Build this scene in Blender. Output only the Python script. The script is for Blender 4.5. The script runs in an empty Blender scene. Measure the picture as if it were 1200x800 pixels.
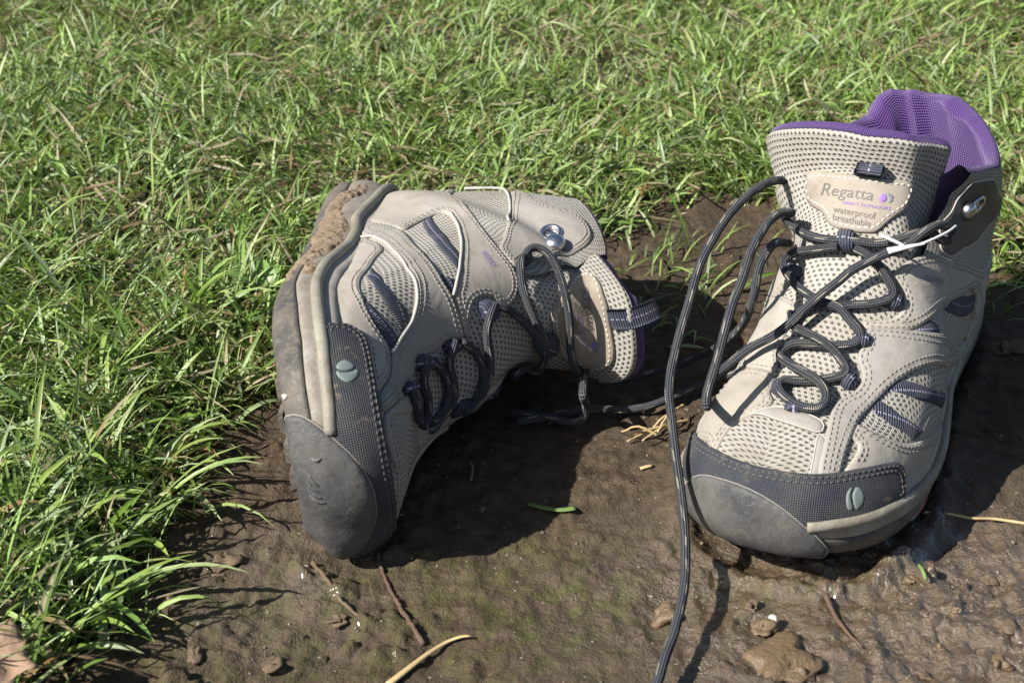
import bpy, bmesh, math, random
import numpy as np
from mathutils import Vector
from mathutils.bvhtree import BVHTree
from mathutils.geometry import delaunay_2d_cdt

# ---------------------------------------------------------------- camera, sky, sun, exposure
scene = bpy.context.scene
PITCH, FOCAL, REACH = math.radians(29), 50.0, 0.80
CAM = np.array([0.0, 0.0, REACH * math.sin(PITCH)])
FWD = np.array([0.0, math.cos(PITCH), -math.sin(PITCH)])
UPV = np.array([0.0, math.sin(PITCH), math.cos(PITCH)])
RGT = np.array([1.0, 0.0, 0.0])
FPX = 1200 * FOCAL / 36.0
cd = bpy.data.cameras.new("camera"); co = bpy.data.objects.new("camera", cd)
scene.collection.objects.link(co); scene.camera = co
cd.lens = FOCAL; cd.sensor_width = 36.0; cd.clip_start = 0.01; cd.clip_end = 200
co.location = CAM; co.rotation_euler = (math.pi / 2 - PITCH, 0, 0)
cd.dof.use_dof = True; cd.dof.focus_distance = 0.70; cd.dof.aperture_fstop = 20.0

SUN_EL, SUN_AZ = math.radians(41), math.radians(27)      # azimuth: from the left, a little towards the camera
to_sun = Vector((-math.cos(SUN_EL) * math.cos(SUN_AZ), -math.cos(SUN_EL) * math.sin(SUN_AZ), math.sin(SUN_EL)))
world = bpy.data.worlds.new("World"); scene.world = world; world.use_nodes = True
wn = world.node_tree.nodes; wl = world.node_tree.links
bg = wn["Background"]; sky = wn.new("ShaderNodeTexSky"); sky.sky_type = 'NISHITA'; sky.sun_disc = False
sky.sun_elevation = SUN_EL; sky.sun_rotation = math.atan2(to_sun.x, to_sun.y)
wl.new(sky.outputs[0], bg.inputs[0]); bg.inputs[1].default_value = 0.06
sd = bpy.data.lights.new("sun", 'SUN'); sd.energy = 5.0; sd.angle = math.radians(0.53); sd.color = (1.0, 0.96, 0.90)
so = bpy.data.objects.new("sun", sd); scene.collection.objects.link(so)
so.rotation_euler = to_sun.to_track_quat('Z', 'Y').to_euler(); so.location = (-2, -0.5, 3)
scene.view_settings.view_transform = 'Standard'; scene.view_settings.look = 'None'
scene.view_settings.exposure = 1.0; scene.view_settings.gamma = 1.0

# ---------------------------------------------------------------- helpers
def ray(px, py):
    d = FWD + RGT * (px - 600) / FPX + UPV * (400 - py) / FPX
    return d / np.linalg.norm(d)
def at(px, py, z=0.0):                                   # the point at height z seen at a pixel of the photograph
    d = ray(px, py); return CAM + d * ((z - CAM[2]) / d[2])
def project(P):
    d = np.asarray(P, float) - CAM; w = d @ FWD
    return np.stack([600 + FPX * (d @ RGT) / w, 400 - FPX * (d @ UPV) / w], -1)
def link(o, parent=None, name=None):
    scene.collection.objects.link(o)
    if parent is not None: o.parent = parent
    return o
def tag(o, label=None, cat=None, group=None, kind=None):
    if label: o["label"] = label
    if cat: o["category"] = cat
    if group: o["group"] = group
    if kind: o["kind"] = kind
    return o
def mesh_obj(name, V, F, mat, parent=None, uv=None, smooth=True, base=None, cols=None):
    """V world coordinates (n,3); F list/array of faces; uv per vertex (n,2); base: origin to subtract"""
    V = np.asarray(V, float)
    if base is None: base = np.array(parent.location) if parent is not None else np.zeros(3)
    p = parent
    while p is not None and p.parent is not None: p = p.parent; base = np.array(p.location)
    m = bpy.data.meshes.new(name)
    F = [list(map(int, f)) for f in F] if not isinstance(F, np.ndarray) else F.tolist()
    m.from_pydata((V - base).tolist(), [], F)
    m.validate(verbose=False)
    if smooth: m.polygons.foreach_set("use_smooth", np.ones(len(m.polygons), bool))
    if uv is not None:
        L = m.uv_layers.new(name="UVMap"); idx = np.empty(len(m.loops), np.int32); m.loops.foreach_get("vertex_index", idx)
        L.data.foreach_set("uv", np.asarray(uv, np.float32)[idx].ravel())
    if cols is not None:
        A = m.color_attributes.new("tint", 'FLOAT_COLOR', 'POINT')
        A.data.foreach_set("color", np.asarray(cols, np.float32).ravel())
    m.materials.append(mat); m.update()
    o = bpy.data.objects.new(name, m); link(o, parent)
    if parent is None and base is not None: o.location = base
    return o
def catmull(P, n, closed=False):
    P = np.asarray(P, float); k = len(P)
    if closed:
        x = np.linspace(0, k, n, endpoint=False); i = x.astype(int); f = (x - i)[:, None]
        p0, p1, p2, p3 = P[(i - 1) % k], P[i % k], P[(i + 1) % k], P[(i + 2) % k]
    else:
        x = np.linspace(0, k - 1, n); i = np.clip(x.astype(int), 0, k - 2); f = (x - i)[:, None]
        Q = np.vstack([2 * P[0] - P[1], P, 2 * P[-1] - P[-2]])
        p0, p1, p2, p3 = Q[i], Q[i + 1], Q[i + 2], Q[i + 3]
    return .5 * (2 * p1 + (p2 - p0) * f + (2 * p0 - 5 * p1 + 4 * p2 - p3) * f * f + (3 * p1 - p0 - 3 * p2 + p3) * f ** 3)
def resample_len(P, step, closed=False):
    P = np.asarray(P, float)
    if closed: P = np.vstack([P, P[:1]])
    d = np.r_[0, np.cumsum(np.linalg.norm(np.diff(P, axis=0), axis=1))]
    n = max(2, int(round(d[-1] / step)) + 1); t = np.linspace(0, d[-1], n)
    R = np.stack([np.interp(t, d, P[:, j]) for j in range(P.shape[1])], 1)
    return R[:-1] if closed else R
def grid_faces(na, nb, wrap_b=False, wrap_a=False, flip=False):
    A = np.arange(na if wrap_a else na - 1); B = np.arange(nb if wrap_b else nb - 1)
    a, b = np.meshgrid(A, B, indexing='ij'); a2 = (a + 1) % na; b2 = (b + 1) % nb
    F = np.stack([a * nb + b, a2 * nb + b, a2 * nb + b2, a * nb + b2], -1).reshape(-1, 4)
    return F[:, ::-1] if flip else F
def tube(path, r, sides=10, taper=None, cap=True, sq=1.0):
    """path (n,3) metres; r radius scalar/array; returns V,F,UV(mm)"""
    P = np.asarray(path, float); n = len(P); r = np.broadcast_to(np.asarray(r, float), (n,))
    T = np.gradient(P, axis=0); T /= np.linalg.norm(T, axis=1)[:, None] + 1e-12
    N = np.zeros_like(P); a = np.array([0, 0, 1.0]) if abs(T[0][2]) < .9 else np.array([1.0, 0, 0])
    v = np.cross(T[0], a); v /= np.linalg.norm(v); N[0] = v
    for k in range(1, n):
        v = N[k - 1] - T[k] * (N[k - 1] @ T[k]); N[k] = v / (np.linalg.norm(v) + 1e-12)
    Bn = np.cross(T, N); th = np.linspace(0, 2 * np.pi, sides, endpoint=False)
    V = P[:, None] + r[:, None, None] * (np.cos(th)[None, :, None] * N[:, None] + sq * np.sin(th)[None, :, None] * Bn[:, None])
    d = np.r_[0, np.cumsum(np.linalg.norm(np.diff(P, axis=0), axis=1))] * 1000
    uv = np.stack([np.repeat(d[:, None], sides, 1), np.repeat(np.arange(sides)[None] / sides, n, 0)], -1)
    F = grid_faces(n, sides, wrap_b=True).tolist()
    if cap: F.append(list(range(sides))); F.append([(n - 1) * sides + k for k in range(sides)][::-1])
    return V.reshape(-1, 3), F, uv.reshape(-1, 2)

# ---------------------------------------------------------------- materials
def new_mat(name):
    m = bpy.data.materials.new(name); m.use_nodes = True
    n = m.node_tree.nodes; l = m.node_tree.links; return m, n, l, n["Principled BSDF"]
class NB:                                                # little node builder
    def __init__(s, n, l): s.n, s.l = n, l
    def put(s, sock, v):
        if hasattr(v, "bl_idname") or isinstance(v, bpy.types.NodeSocket): s.l.new(v, sock)
        else: sock.default_value = v
    def math(s, op, a, b=0.0, c=None):
        k = s.n.new("ShaderNodeMath"); k.operation = op; s.put(k.inputs[0], a); s.put(k.inputs[1], b)
        if c is not None: s.put(k.inputs[2], c)
        return k.outputs[0]
    def noise(s, scale, detail=4, rough=.55, vec=None, dist=0.0):
        k = s.n.new("ShaderNodeTexNoise"); k.inputs["Scale"].default_value = scale; k.inputs["Detail"].default_value = detail
        k.inputs["Roughness"].default_value = rough; k.inputs["Distortion"].default_value = dist
        if vec is not None: s.l.new(vec, k.inputs["Vector"])
        return k.outputs[0]
    def ramp(s, v, stops):
        k = s.n.new("ShaderNodeValToRGB"); e = k.color_ramp.elements
        while len(e) > 1: e.remove(e[-1])
        e[0].position = stops[0][0]; e[0].color = stops[0][1]
        for p, c in stops[1:]: q = e.new(p); q.color = c
        s.l.new(v, k.inputs[0]); return k.outputs[0]
    def mix(s, f, a, b):
        k = s.n.new("ShaderNodeMix"); k.data_type = 'RGBA'; s.put(k.inputs[0], f); s.put(k.inputs[6], a); s.put(k.inputs[7], b); return k.outputs[2]
    def bump(s, h, strength=.5, dist=.001, normal=None):
        k = s.n.new("ShaderNodeBump"); k.inputs["Strength"].default_value = strength; k.inputs["Distance"].default_value = dist
        s.l.new(h, k.inputs["Height"])
        if normal is not None: s.l.new(normal, k.inputs["Normal"])
        return k.outputs[0]
    def obj(s): return s.n.new("ShaderNodeTexCoord").outputs["Object"]
    def uvxy(s):
        u = s.n.new("ShaderNodeUVMap"); u.uv_map = "UVMap"; k = s.n.new("ShaderNodeSeparateXYZ"); s.l.new(u.outputs[0], k.inputs[0])
        return k.outputs[0], k.outputs[1]
def C(r, g, b): return (r, g, b, 1.0)
def setspec(p, v): p.inputs["Specular IOR Level"].default_value = v
def mat_leather(name, base, dirt=(.15, .115, .075), rough=.78, amount=.55):
    m, n, l, p = new_mat(name); b = NB(n, l); o = b.obj()
    big = b.ramp(b.noise(28, 5, .6, o), [(.35, C(0, 0, 0)), (.72, C(1, 1, 1))])
    mid = b.noise(160, 4, .6, o); fine = b.noise(1500, 3, .6, o)
    c = b.mix(b.math('MULTIPLY', big, amount), C(*base), C(base[0] * .78, base[1] * .74, base[2] * .68))
    spots = b.ramp(b.noise(70, 6, .7, o), [(.54, C(0, 0, 0)), (.66, C(1, 1, 1))])
    c = b.mix(b.math('MULTIPLY', spots, .45), c, C(*dirt))
    tan = b.ramp(b.noise(11, 4, .6, o), [(.42, C(0, 0, 0)), (.62, C(1, 1, 1))]); c = b.mix(b.math('MULTIPLY', tan, .30), c, C(base[0] * .98, base[1] * .84, base[2] * .66))
    wear = b.ramp(b.noise(85, 7, .72, o, .8), [(.55, C(0, 0, 0)), (.70, C(1, 1, 1))]); c = b.mix(b.math('MULTIPLY', wear, .42), c, C(base[0] * 1.3, base[1] * 1.28, base[2] * 1.24))
    st = b.ramp(b.noise(16, 6, .7, o, .6), [(.47, C(0, 0, 0)), (.70, C(1, 1, 1))]); c = b.mix(b.math('MULTIPLY', st, .46), c, C(base[0] * .52, base[1] * .50, base[2] * .47))
    c = b.mix(b.math('MULTIPLY', mid, .30), c, C(min(1, base[0] * 1.18), min(1, base[1] * 1.18), min(1, base[2] * 1.18)))
    l.new(c, p.inputs["Base Color"]); p.inputs["Roughness"].default_value = rough; setspec(p, .25)
    h = b.math('ADD', b.math('ADD', b.math('MULTIPLY', fine, .35), mid), b.math('MULTIPLY', b.noise(45, 5, .6, o, 1.5), 2.2))
    l.new(b.bump(h, .35, .0008), p.inputs["Normal"]); return m
def mat_mesh(name, strand, hole, pu=3.5, pv=3.1, hu=.34, hv=.28, dirt=.55, slant=.25):
    """woven spacer mesh: staggered rows of small slanted holes, in millimetres of cloth"""
    m, n, l, p = new_mat(name); b = NB(n, l); u, v = b.uvxy(); o = b.obj()
    wob = b.math('MULTIPLY', b.math('SUBTRACT', b.noise(120, 2, .5, o), .5), .9)
    u = b.math('ADD', u, wob); v = b.math('ADD', v, wob)
    vs = b.math('DIVIDE', v, pv); row = b.math('FLOOR', vs)
    us = b.math('ADD', b.math('DIVIDE', u, pu), b.math('MULTIPLY', row, .5))
    fu = b.math('SUBTRACT', b.math('FRACT', us), .5); fv = b.math('SUBTRACT', b.math('FRACT', vs), .5)
    fu = b.math('ADD', fu, b.math('MULTIPLY', fv, slant))
    du = b.math('DIVIDE', fu, hu); dv = b.math('DIVIDE', fv, hv)
    d = b.math('SQRT', b.math('ADD', b.math('MULTIPLY', du, du), b.math('MULTIPLY', dv, dv)))
    inside = b.ramp(d, [(.62, C(1, 1, 1)), (.92, C(0, 0, 0))])
    # warp knit ribs between the holes
    rib = b.math('SINE', b.math('MULTIPLY', b.math('ADD', u, b.math('MULTIPLY', v, .6)), 6.9))
    grime = b.ramp(b.noise(45, 5, .6, o), [(.42, C(0, 0, 0)), (.75, C(1, 1, 1))])
    s = b.mix(b.math('MULTIPLY', grime, dirt), C(*strand), C(strand[0] * .62, strand[1] * .55, strand[2] * .42))
    s = b.mix(b.math('MULTIPLY', b.math('ADD', rib, 1), .07), s, C(strand[0] * .6, strand[1] * .6, strand[2] * .6))
    c = b.mix(inside, s, C(*hole)); l.new(c, p.inputs["Base Color"]); p.inputs["Roughness"].default_value = .85; setspec(p, .2)
    h = b.math('ADD', b.math('MULTIPLY', b.math('MINIMUM', d, 1.3), 1.0), b.math('MULTIPLY', rib, .10))
    l.new(b.bump(h, .9, .0009), p.inputs["Normal"]); return m
def mat_webbing(name, base, line=(.42, .40, .55)):
    m, n, l, p = new_mat(name); b = NB(n, l); u, v = b.uvxy(); o = b.obj()
    rib = b.math('SINE', b.math('MULTIPLY', u, 5.0)); ribn = b.math('MULTIPLY', b.math('ADD', rib, 1), .5)
    dash = b.math('GREATER_THAN', b.math('FRACT', b.math('DIVIDE', u, 2.5)), .45)
    cen = b.math('LESS_THAN', b.math('ABSOLUTE', v), .38); st = b.math('MULTIPLY', dash, cen)
    dust = b.ramp(b.noise(60, 5, .65, o), [(.45, C(0, 0, 0)), (.8, C(1, 1, 1))])
    c = b.mix(ribn, C(base[0] * .5, base[1] * .5, base[2] * .5), C(base[0] * 1.5, base[1] * 1.5, base[2] * 1.45))
    c = b.mix(b.math('MULTIPLY', dust, .35), c, C(.20, .17, .14)); c = b.mix(b.math('MULTIPLY', st, .75), c, C(*line))
    l.new(c, p.inputs["Base Color"]); p.inputs["Roughness"].default_value = .8; setspec(p, .25)
    l.new(b.bump(b.math('ADD', ribn, b.math('MULTIPLY', st, .7)), .9, .0006), p.inputs["Normal"]); return m
def mat_lace():
    m, n, l, p = new_mat("lace cord"); b = NB(n, l); u, v = b.uvxy(); o = b.obj()
    a = b.math('ADD', b.math('DIVIDE', u, 3.0), b.math('MULTIPLY', v, 3)); c2 = b.math('SUBTRACT', b.math('DIVIDE', u, 3.0), b.math('MULTIPLY', v, 3))
    sa = b.math('SINE', b.math('MULTIPLY', a, 12.566)); sb = b.math('SINE', b.math('MULTIPLY', c2, 12.566)); w = b.math('MULTIPLY', sa, sb)
    # two pale fleck yarns spiralling round the cord
    k1 = b.math('FRACT', b.math('ADD', b.math('DIVIDE', u, 13.0), b.math('MULTIPLY', v, 2)))
    stripe = b.math('LESS_THAN', b.math('FRACT', b.math('ADD', b.math('MULTIPLY', v, 3), b.math('DIVIDE', u, 120.0))), .24)
    fl = b.math('MULTIPLY', stripe, b.math('MULTIPLY', b.math('LESS_THAN', k1, .42), b.math('GREATER_THAN', w, -.35)))
    dust = b.ramp(b.noise(55, 5, .65, o), [(.42, C(0, 0, 0)), (.78, C(1, 1, 1))])
    col = b.mix(b.math('MULTIPLY', b.math('ADD', w, 1), .5), C(.045, .049, .060), C(.150, .158, .178))
    col = b.mix(b.math('MULTIPLY', dust, .42), col, C(.22, .20, .17)); col = b.mix(b.math('MULTIPLY', fl, .9), col, C(.52, .48, .38))
    l.new(col, p.inputs["Base Color"]); p.inputs["Roughness"].default_value = .9; setspec(p, .12)
    l.new(b.bump(w, 1.0, .0009), p.inputs["Normal"]); return m
def mat_rubber(name, base, dust=(.30, .26, .20), amt=.5, rough=.6, mud=0.0):
    m, n, l, p = new_mat(name); b = NB(n, l); o = b.obj()
    d = b.ramp(b.noise(38, 6, .65, o), [(.38, C(0, 0, 0)), (.74, C(1, 1, 1))]); sp = b.ramp(b.noise(520, 3, .6, o), [(.60, C(0, 0, 0)), (.72, C(1, 1, 1))])
    c = b.mix(b.math('MULTIPLY', d, amt), C(*base), C(*dust)); c = b.mix(b.math('MULTIPLY', sp, .25), c, C(*dust))
    sc = b.ramp(b.noise(140, 10, .8, o, 2.0), [(.50, C(0, 0, 0)), (.60, C(1, 1, 1))]); c = b.mix(b.math('MULTIPLY', sc, .42), c, C(*[min(1, x * 1.15) for x in dust]))
    if mud:
        md = b.ramp(b.noise(55, 6, .7, o), [(.60 - mud, C(0, 0, 0)), (.66 - mud, C(1, 1, 1))]); c = b.mix(b.math('MULTIPLY', md, .85), c, C(.24, .16, .085))
    l.new(c, p.inputs["Base Color"]); p.inputs["Roughness"].default_value = rough; setspec(p, .35)
    scr = b.ramp(b.noise(260, 2, .5, o, 6.0), [(.47, C(0, 0, 0)), (.495, C(1, 1, 1)), (.52, C(0, 0, 0))])
    l.new(b.bump(b.math('ADD', b.math('ADD', b.math('MULTIPLY', b.noise(60, 5, .6, o, 1.0), 1.5), b.noise(300, 4, .6, o)), b.math('MULTIPLY', scr, .35)), .45, .0010), p.inputs["Normal"]); return m
def mat_rand():
    m, n, l, p = new_mat("rand textile"); b = NB(n, l); u, v = b.uvxy(); o = b.obj()
    k = 3.3; w = b.math('MULTIPLY', b.math('SINE', b.math('MULTIPLY', b.math('ADD', u, v), k)), b.math('SINE', b.math('MULTIPLY', b.math('SUBTRACT', u, v), k)))
    d = b.ramp(b.noise(40, 6, .68, o), [(.40, C(0, 0, 0)), (.72, C(1, 1, 1))])
    pat = b.ramp(b.noise(75, 6, .7, o), [(.60, C(0, 0, 0)), (.68, C(1, 1, 1))])
    c = b.mix(b.math('MULTIPLY', b.math('ADD', w, 1), .5), C(.014, .017, .023), C(.044, .049, .060))
    c = b.mix(b.math('MULTIPLY', d, .30), c, C(.16, .145, .12)); c = b.mix(b.math('MULTIPLY', pat, .38), c, C(.30, .23, .15))
    l.new(c, p.inputs["Base Color"]); p.inputs["Roughness"].default_value = .72; setspec(p, .3)
    l.new(b.bump(w, .6, .0004), p.inputs["Normal"]); return m
def mat_purple():
    m, n, l, p = new_mat("purple lining"); b = NB(n, l); u, v = b.uvxy(); o = b.obj()
    k = 2.7; w = b.math('MULTIPLY', b.math('SINE', b.math('MULTIPLY', b.math('ADD', u, v), k)), b.math('SINE', b.math('MULTIPLY', b.math('SUBTRACT', u, v), k)))
    g = b.noise(40, 4, .6, o)
    c = b.mix(b.ramp(w, [(.0, C(0, 0, 0)), (.9, C(1, 1, 1))]), C(.055, .016, .135), C(.150, .058, .300))
    c = b.mix(b.math('MULTIPLY', g, .25), c, C(.13, .08, .17))
    l.new(c, p.inputs["Base Color"]); p.inputs["Roughness"].default_value = .75; setspec(p, .25)
    p.inputs["Sheen Weight"].default_value = .15
    l.new(b.bump(w, .8, .0009), p.inputs["Normal"]); return m
def mat_plain(name, base, rough=.6, metal=0.0, spec=.4, bump=0.0, bscale=400, var=.2):
    m, n, l, p = new_mat(name); b = NB(n, l); o = b.obj(); g = b.noise(90, 5, .6, o)
    c = b.mix(g, C(*[x * (1 - var) for x in base]), C(*[min(1, x * (1 + var)) for x in base]))
    l.new(c, p.inputs["Base Color"]); p.inputs["Roughness"].default_value = rough; p.inputs["Metallic"].default_value = metal; setspec(p, spec)
    if bump: l.new(b.bump(b.noise(bscale, 4, .6, o), bump, .001), p.inputs["Normal"])
    return m
M = dict(
    leather=mat_leather("nubuck leather", (.305, .282, .248)),
    leather_dark=mat_leather("grey nubuck leather", (.255, .242, .224)),
    leather_hook=mat_leather("charcoal leather", (.075, .070, .064), dirt=(.12, .10, .08), rough=.6),
    label=mat_leather("label leather", (.275, .240, .198), amount=.25),
    mesh=mat_mesh("cream mesh", (.355, .335, .295), (.095, .092, .085), 3.0, 2.6, .31, .27),
    toe_mesh=mat_mesh("toe mesh", (.34, .31, .26), (.10, .09, .075), 2.9, 2.5, .30, .30, .45),
    web=mat_webbing("navy webbing", (.042, .048, .070)),
    lace=mat_lace(), rand=mat_rand(), purple=mat_purple(),
    outsole=mat_rubber("outsole rubber", (.042, .042, .043), (.19, .155, .11), .7, .6, .0),
    bumper=mat_rubber("bumper rubber", (.048, .049, .051), (.130, .123, .110), .85, .55),
    midsole=mat_rubber("midsole foam", (.250, .230, .195), (.12, .088, .056), .9, .6),
    piping=mat_rubber("rubber piping", (.250, .240, .195), (.13, .098, .062), .85, .55),
    cream=mat_plain("cream piping", (.36, .335, .295), .7),
    thread=mat_plain("sewing thread", (.225, .203, .172), .7, spec=.2),
    thread_light=mat_plain("pale sewing thread", (.50, .47, .41), .7, spec=.2),
    thread_dark=mat_plain("dark sewing thread", (.085, .080, .075), .7, spec=.2),
    metal=mat_plain("worn steel", (.46, .46, .48), .30, 1.0, bump=.08, bscale=700),
    ink=mat_plain("grey print", (.13, .12, .11), .7, spec=.2), ink_purple=mat_plain("purple print", (.23, .13, .36), .6, spec=.2),
    ink_grey=mat_plain("slate print", (.17, .17, .18), .6, spec=.2),
    logo=mat_plain("pale print", (.150, .175, .165), .6, spec=.3),
    white=mat_plain("white plastic", (.75, .74, .70), .35, spec=.5),
    dirt=mat_plain("dried mud", (.185, .140, .095), .95, spec=.1, bump=.9, bscale=500, var=.4),
)
# boot cross-sections in mm: front x z, back x z, centre, half widths, roundness
SEC_STAND = [[267.75, 32.84, 263.11, 20.45, -2.59, 6.86, 5.45, 2.0, 2.5, -0.2],
 [262.97, 46.65, 260.17, 18.37, -3.56, 24.91, 22.41, 2.2, 3.0, -0.3],
 [250.4, 57.24, 249.3, 16.2, -3.51, 37.03, 35.34, 2.2, 4.0, -0.35],
 [231.17, 63.9, 231.53, 15.05, -2.69, 45.2, 42.56, 2.2, 4.0, -0.35],
 [210.69, 68.82, 210.0, 14.3, -1.13, 49.45, 44.14, 2.2, 4.0, -0.35],
 [187.01, 82.87, 187.6, 15.48, 0.46, 49.8, 44.1, 2.1, 4.0, -0.35],
 [167.0, 99.23, 161.26, 16.36, 1.89, 47.25, 42.5, 2.1, 4.0, -0.3],
 [154.73, 111.87, 133.48, 16.94, 1.1, 43.84, 42.38, 2.1, 4.0, -0.25],
 [144.69, 120.95, 101.32, 16.58, 2.36, 41.6, 39.26, 2.1, 4.0, -0.2],
 [137.9, 129.17, 61.23, 17.25, 2.42, 40.6, 37.59, 2.1, 3.5, -0.15],
 [134.34, 134.3, 23.3, 20.87, 2.19, 41.45, 37.1, 2.1, 3.0, -0.1],
 [132.07, 137.15, 3.73, 40.05, 1.43, 41.83, 36.76, 2.2, 2.6, -0.05],
 [130.7, 138.8, 4.88, 67.08, 2.6, 43.75, 37.54, 2.2, 2.4, 0.0],
 [130.89, 140.29, 10.49, 93.06, 2.23, 44.81, 38.43, 2.3, 2.4, 0.0],
 [133.15, 141.0, 13.05, 116.16, -0.46, 43.97, 40.41, 2.4, 2.4, 0.0],
 [136.32, 140.79, 13.38, 133.53, -4.86, 41.16, 42.51, 2.4, 2.4, 0.0]]
SEC_LIE = [[265.59, 29.72, 268.29, 20.78, -4.46, 6.03, 11.47, 2.0, 2.5, -0.2],
 [260.74, 43.39, 265.73, 18.66, -5.59, 24.03, 28.86, 2.2, 3.0, -0.3],
 [247.97, 54.21, 255.14, 16.88, -5.81, 36.03, 42.39, 2.2, 4.0, -0.35],
 [225.04, 56.61, 235.27, 15.46, -3.24, 44.04, 46.7, 2.2, 4.0, -0.35],
 [201.0, 61.62, 211.86, 14.9, -1.3, 48.05, 46.71, 2.2, 4.0, -0.35],
 [179.6, 75.95, 188.9, 14.94, 0.57, 48.05, 45.09, 2.1, 4.0, -0.35],
 [164.0, 96.12, 162.59, 15.79, 1.12, 45.07, 43.45, 2.1, 4.0, -0.3],
 [149.52, 108.29, 134.03, 16.17, 2.67, 41.08, 39.93, 2.1, 4.0, -0.25],
 [139.07, 119.33, 101.59, 16.46, 3.16, 38.1, 37.53, 2.1, 4.0, -0.2],
 [131.48, 129.29, 61.25, 17.68, 2.62, 36.13, 36.21, 2.1, 3.5, -0.15],
 [126.58, 136.26, 22.87, 21.98, 2.24, 36.36, 35.97, 2.1, 3.0, -0.1],
 [123.12, 140.81, 4.89, 40.53, -0.62, 33.54, 35.78, 2.2, 2.6, -0.05],
 [119.2, 144.47, 6.43, 66.88, -0.11, 33.67, 36.64, 2.2, 2.4, 0.0],
 [116.27, 148.06, 12.91, 91.49, -0.52, 33.4, 37.55, 2.3, 2.4, 0.0],
 [114.07, 151.57, 16.62, 113.41, -2.21, 32.37, 39.49, 2.4, 2.4, 0.0],
 [110.81, 155.34, 17.86, 130.95, -4.06, 30.93, 41.46, 2.4, 2.4, 0.0]]
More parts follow.
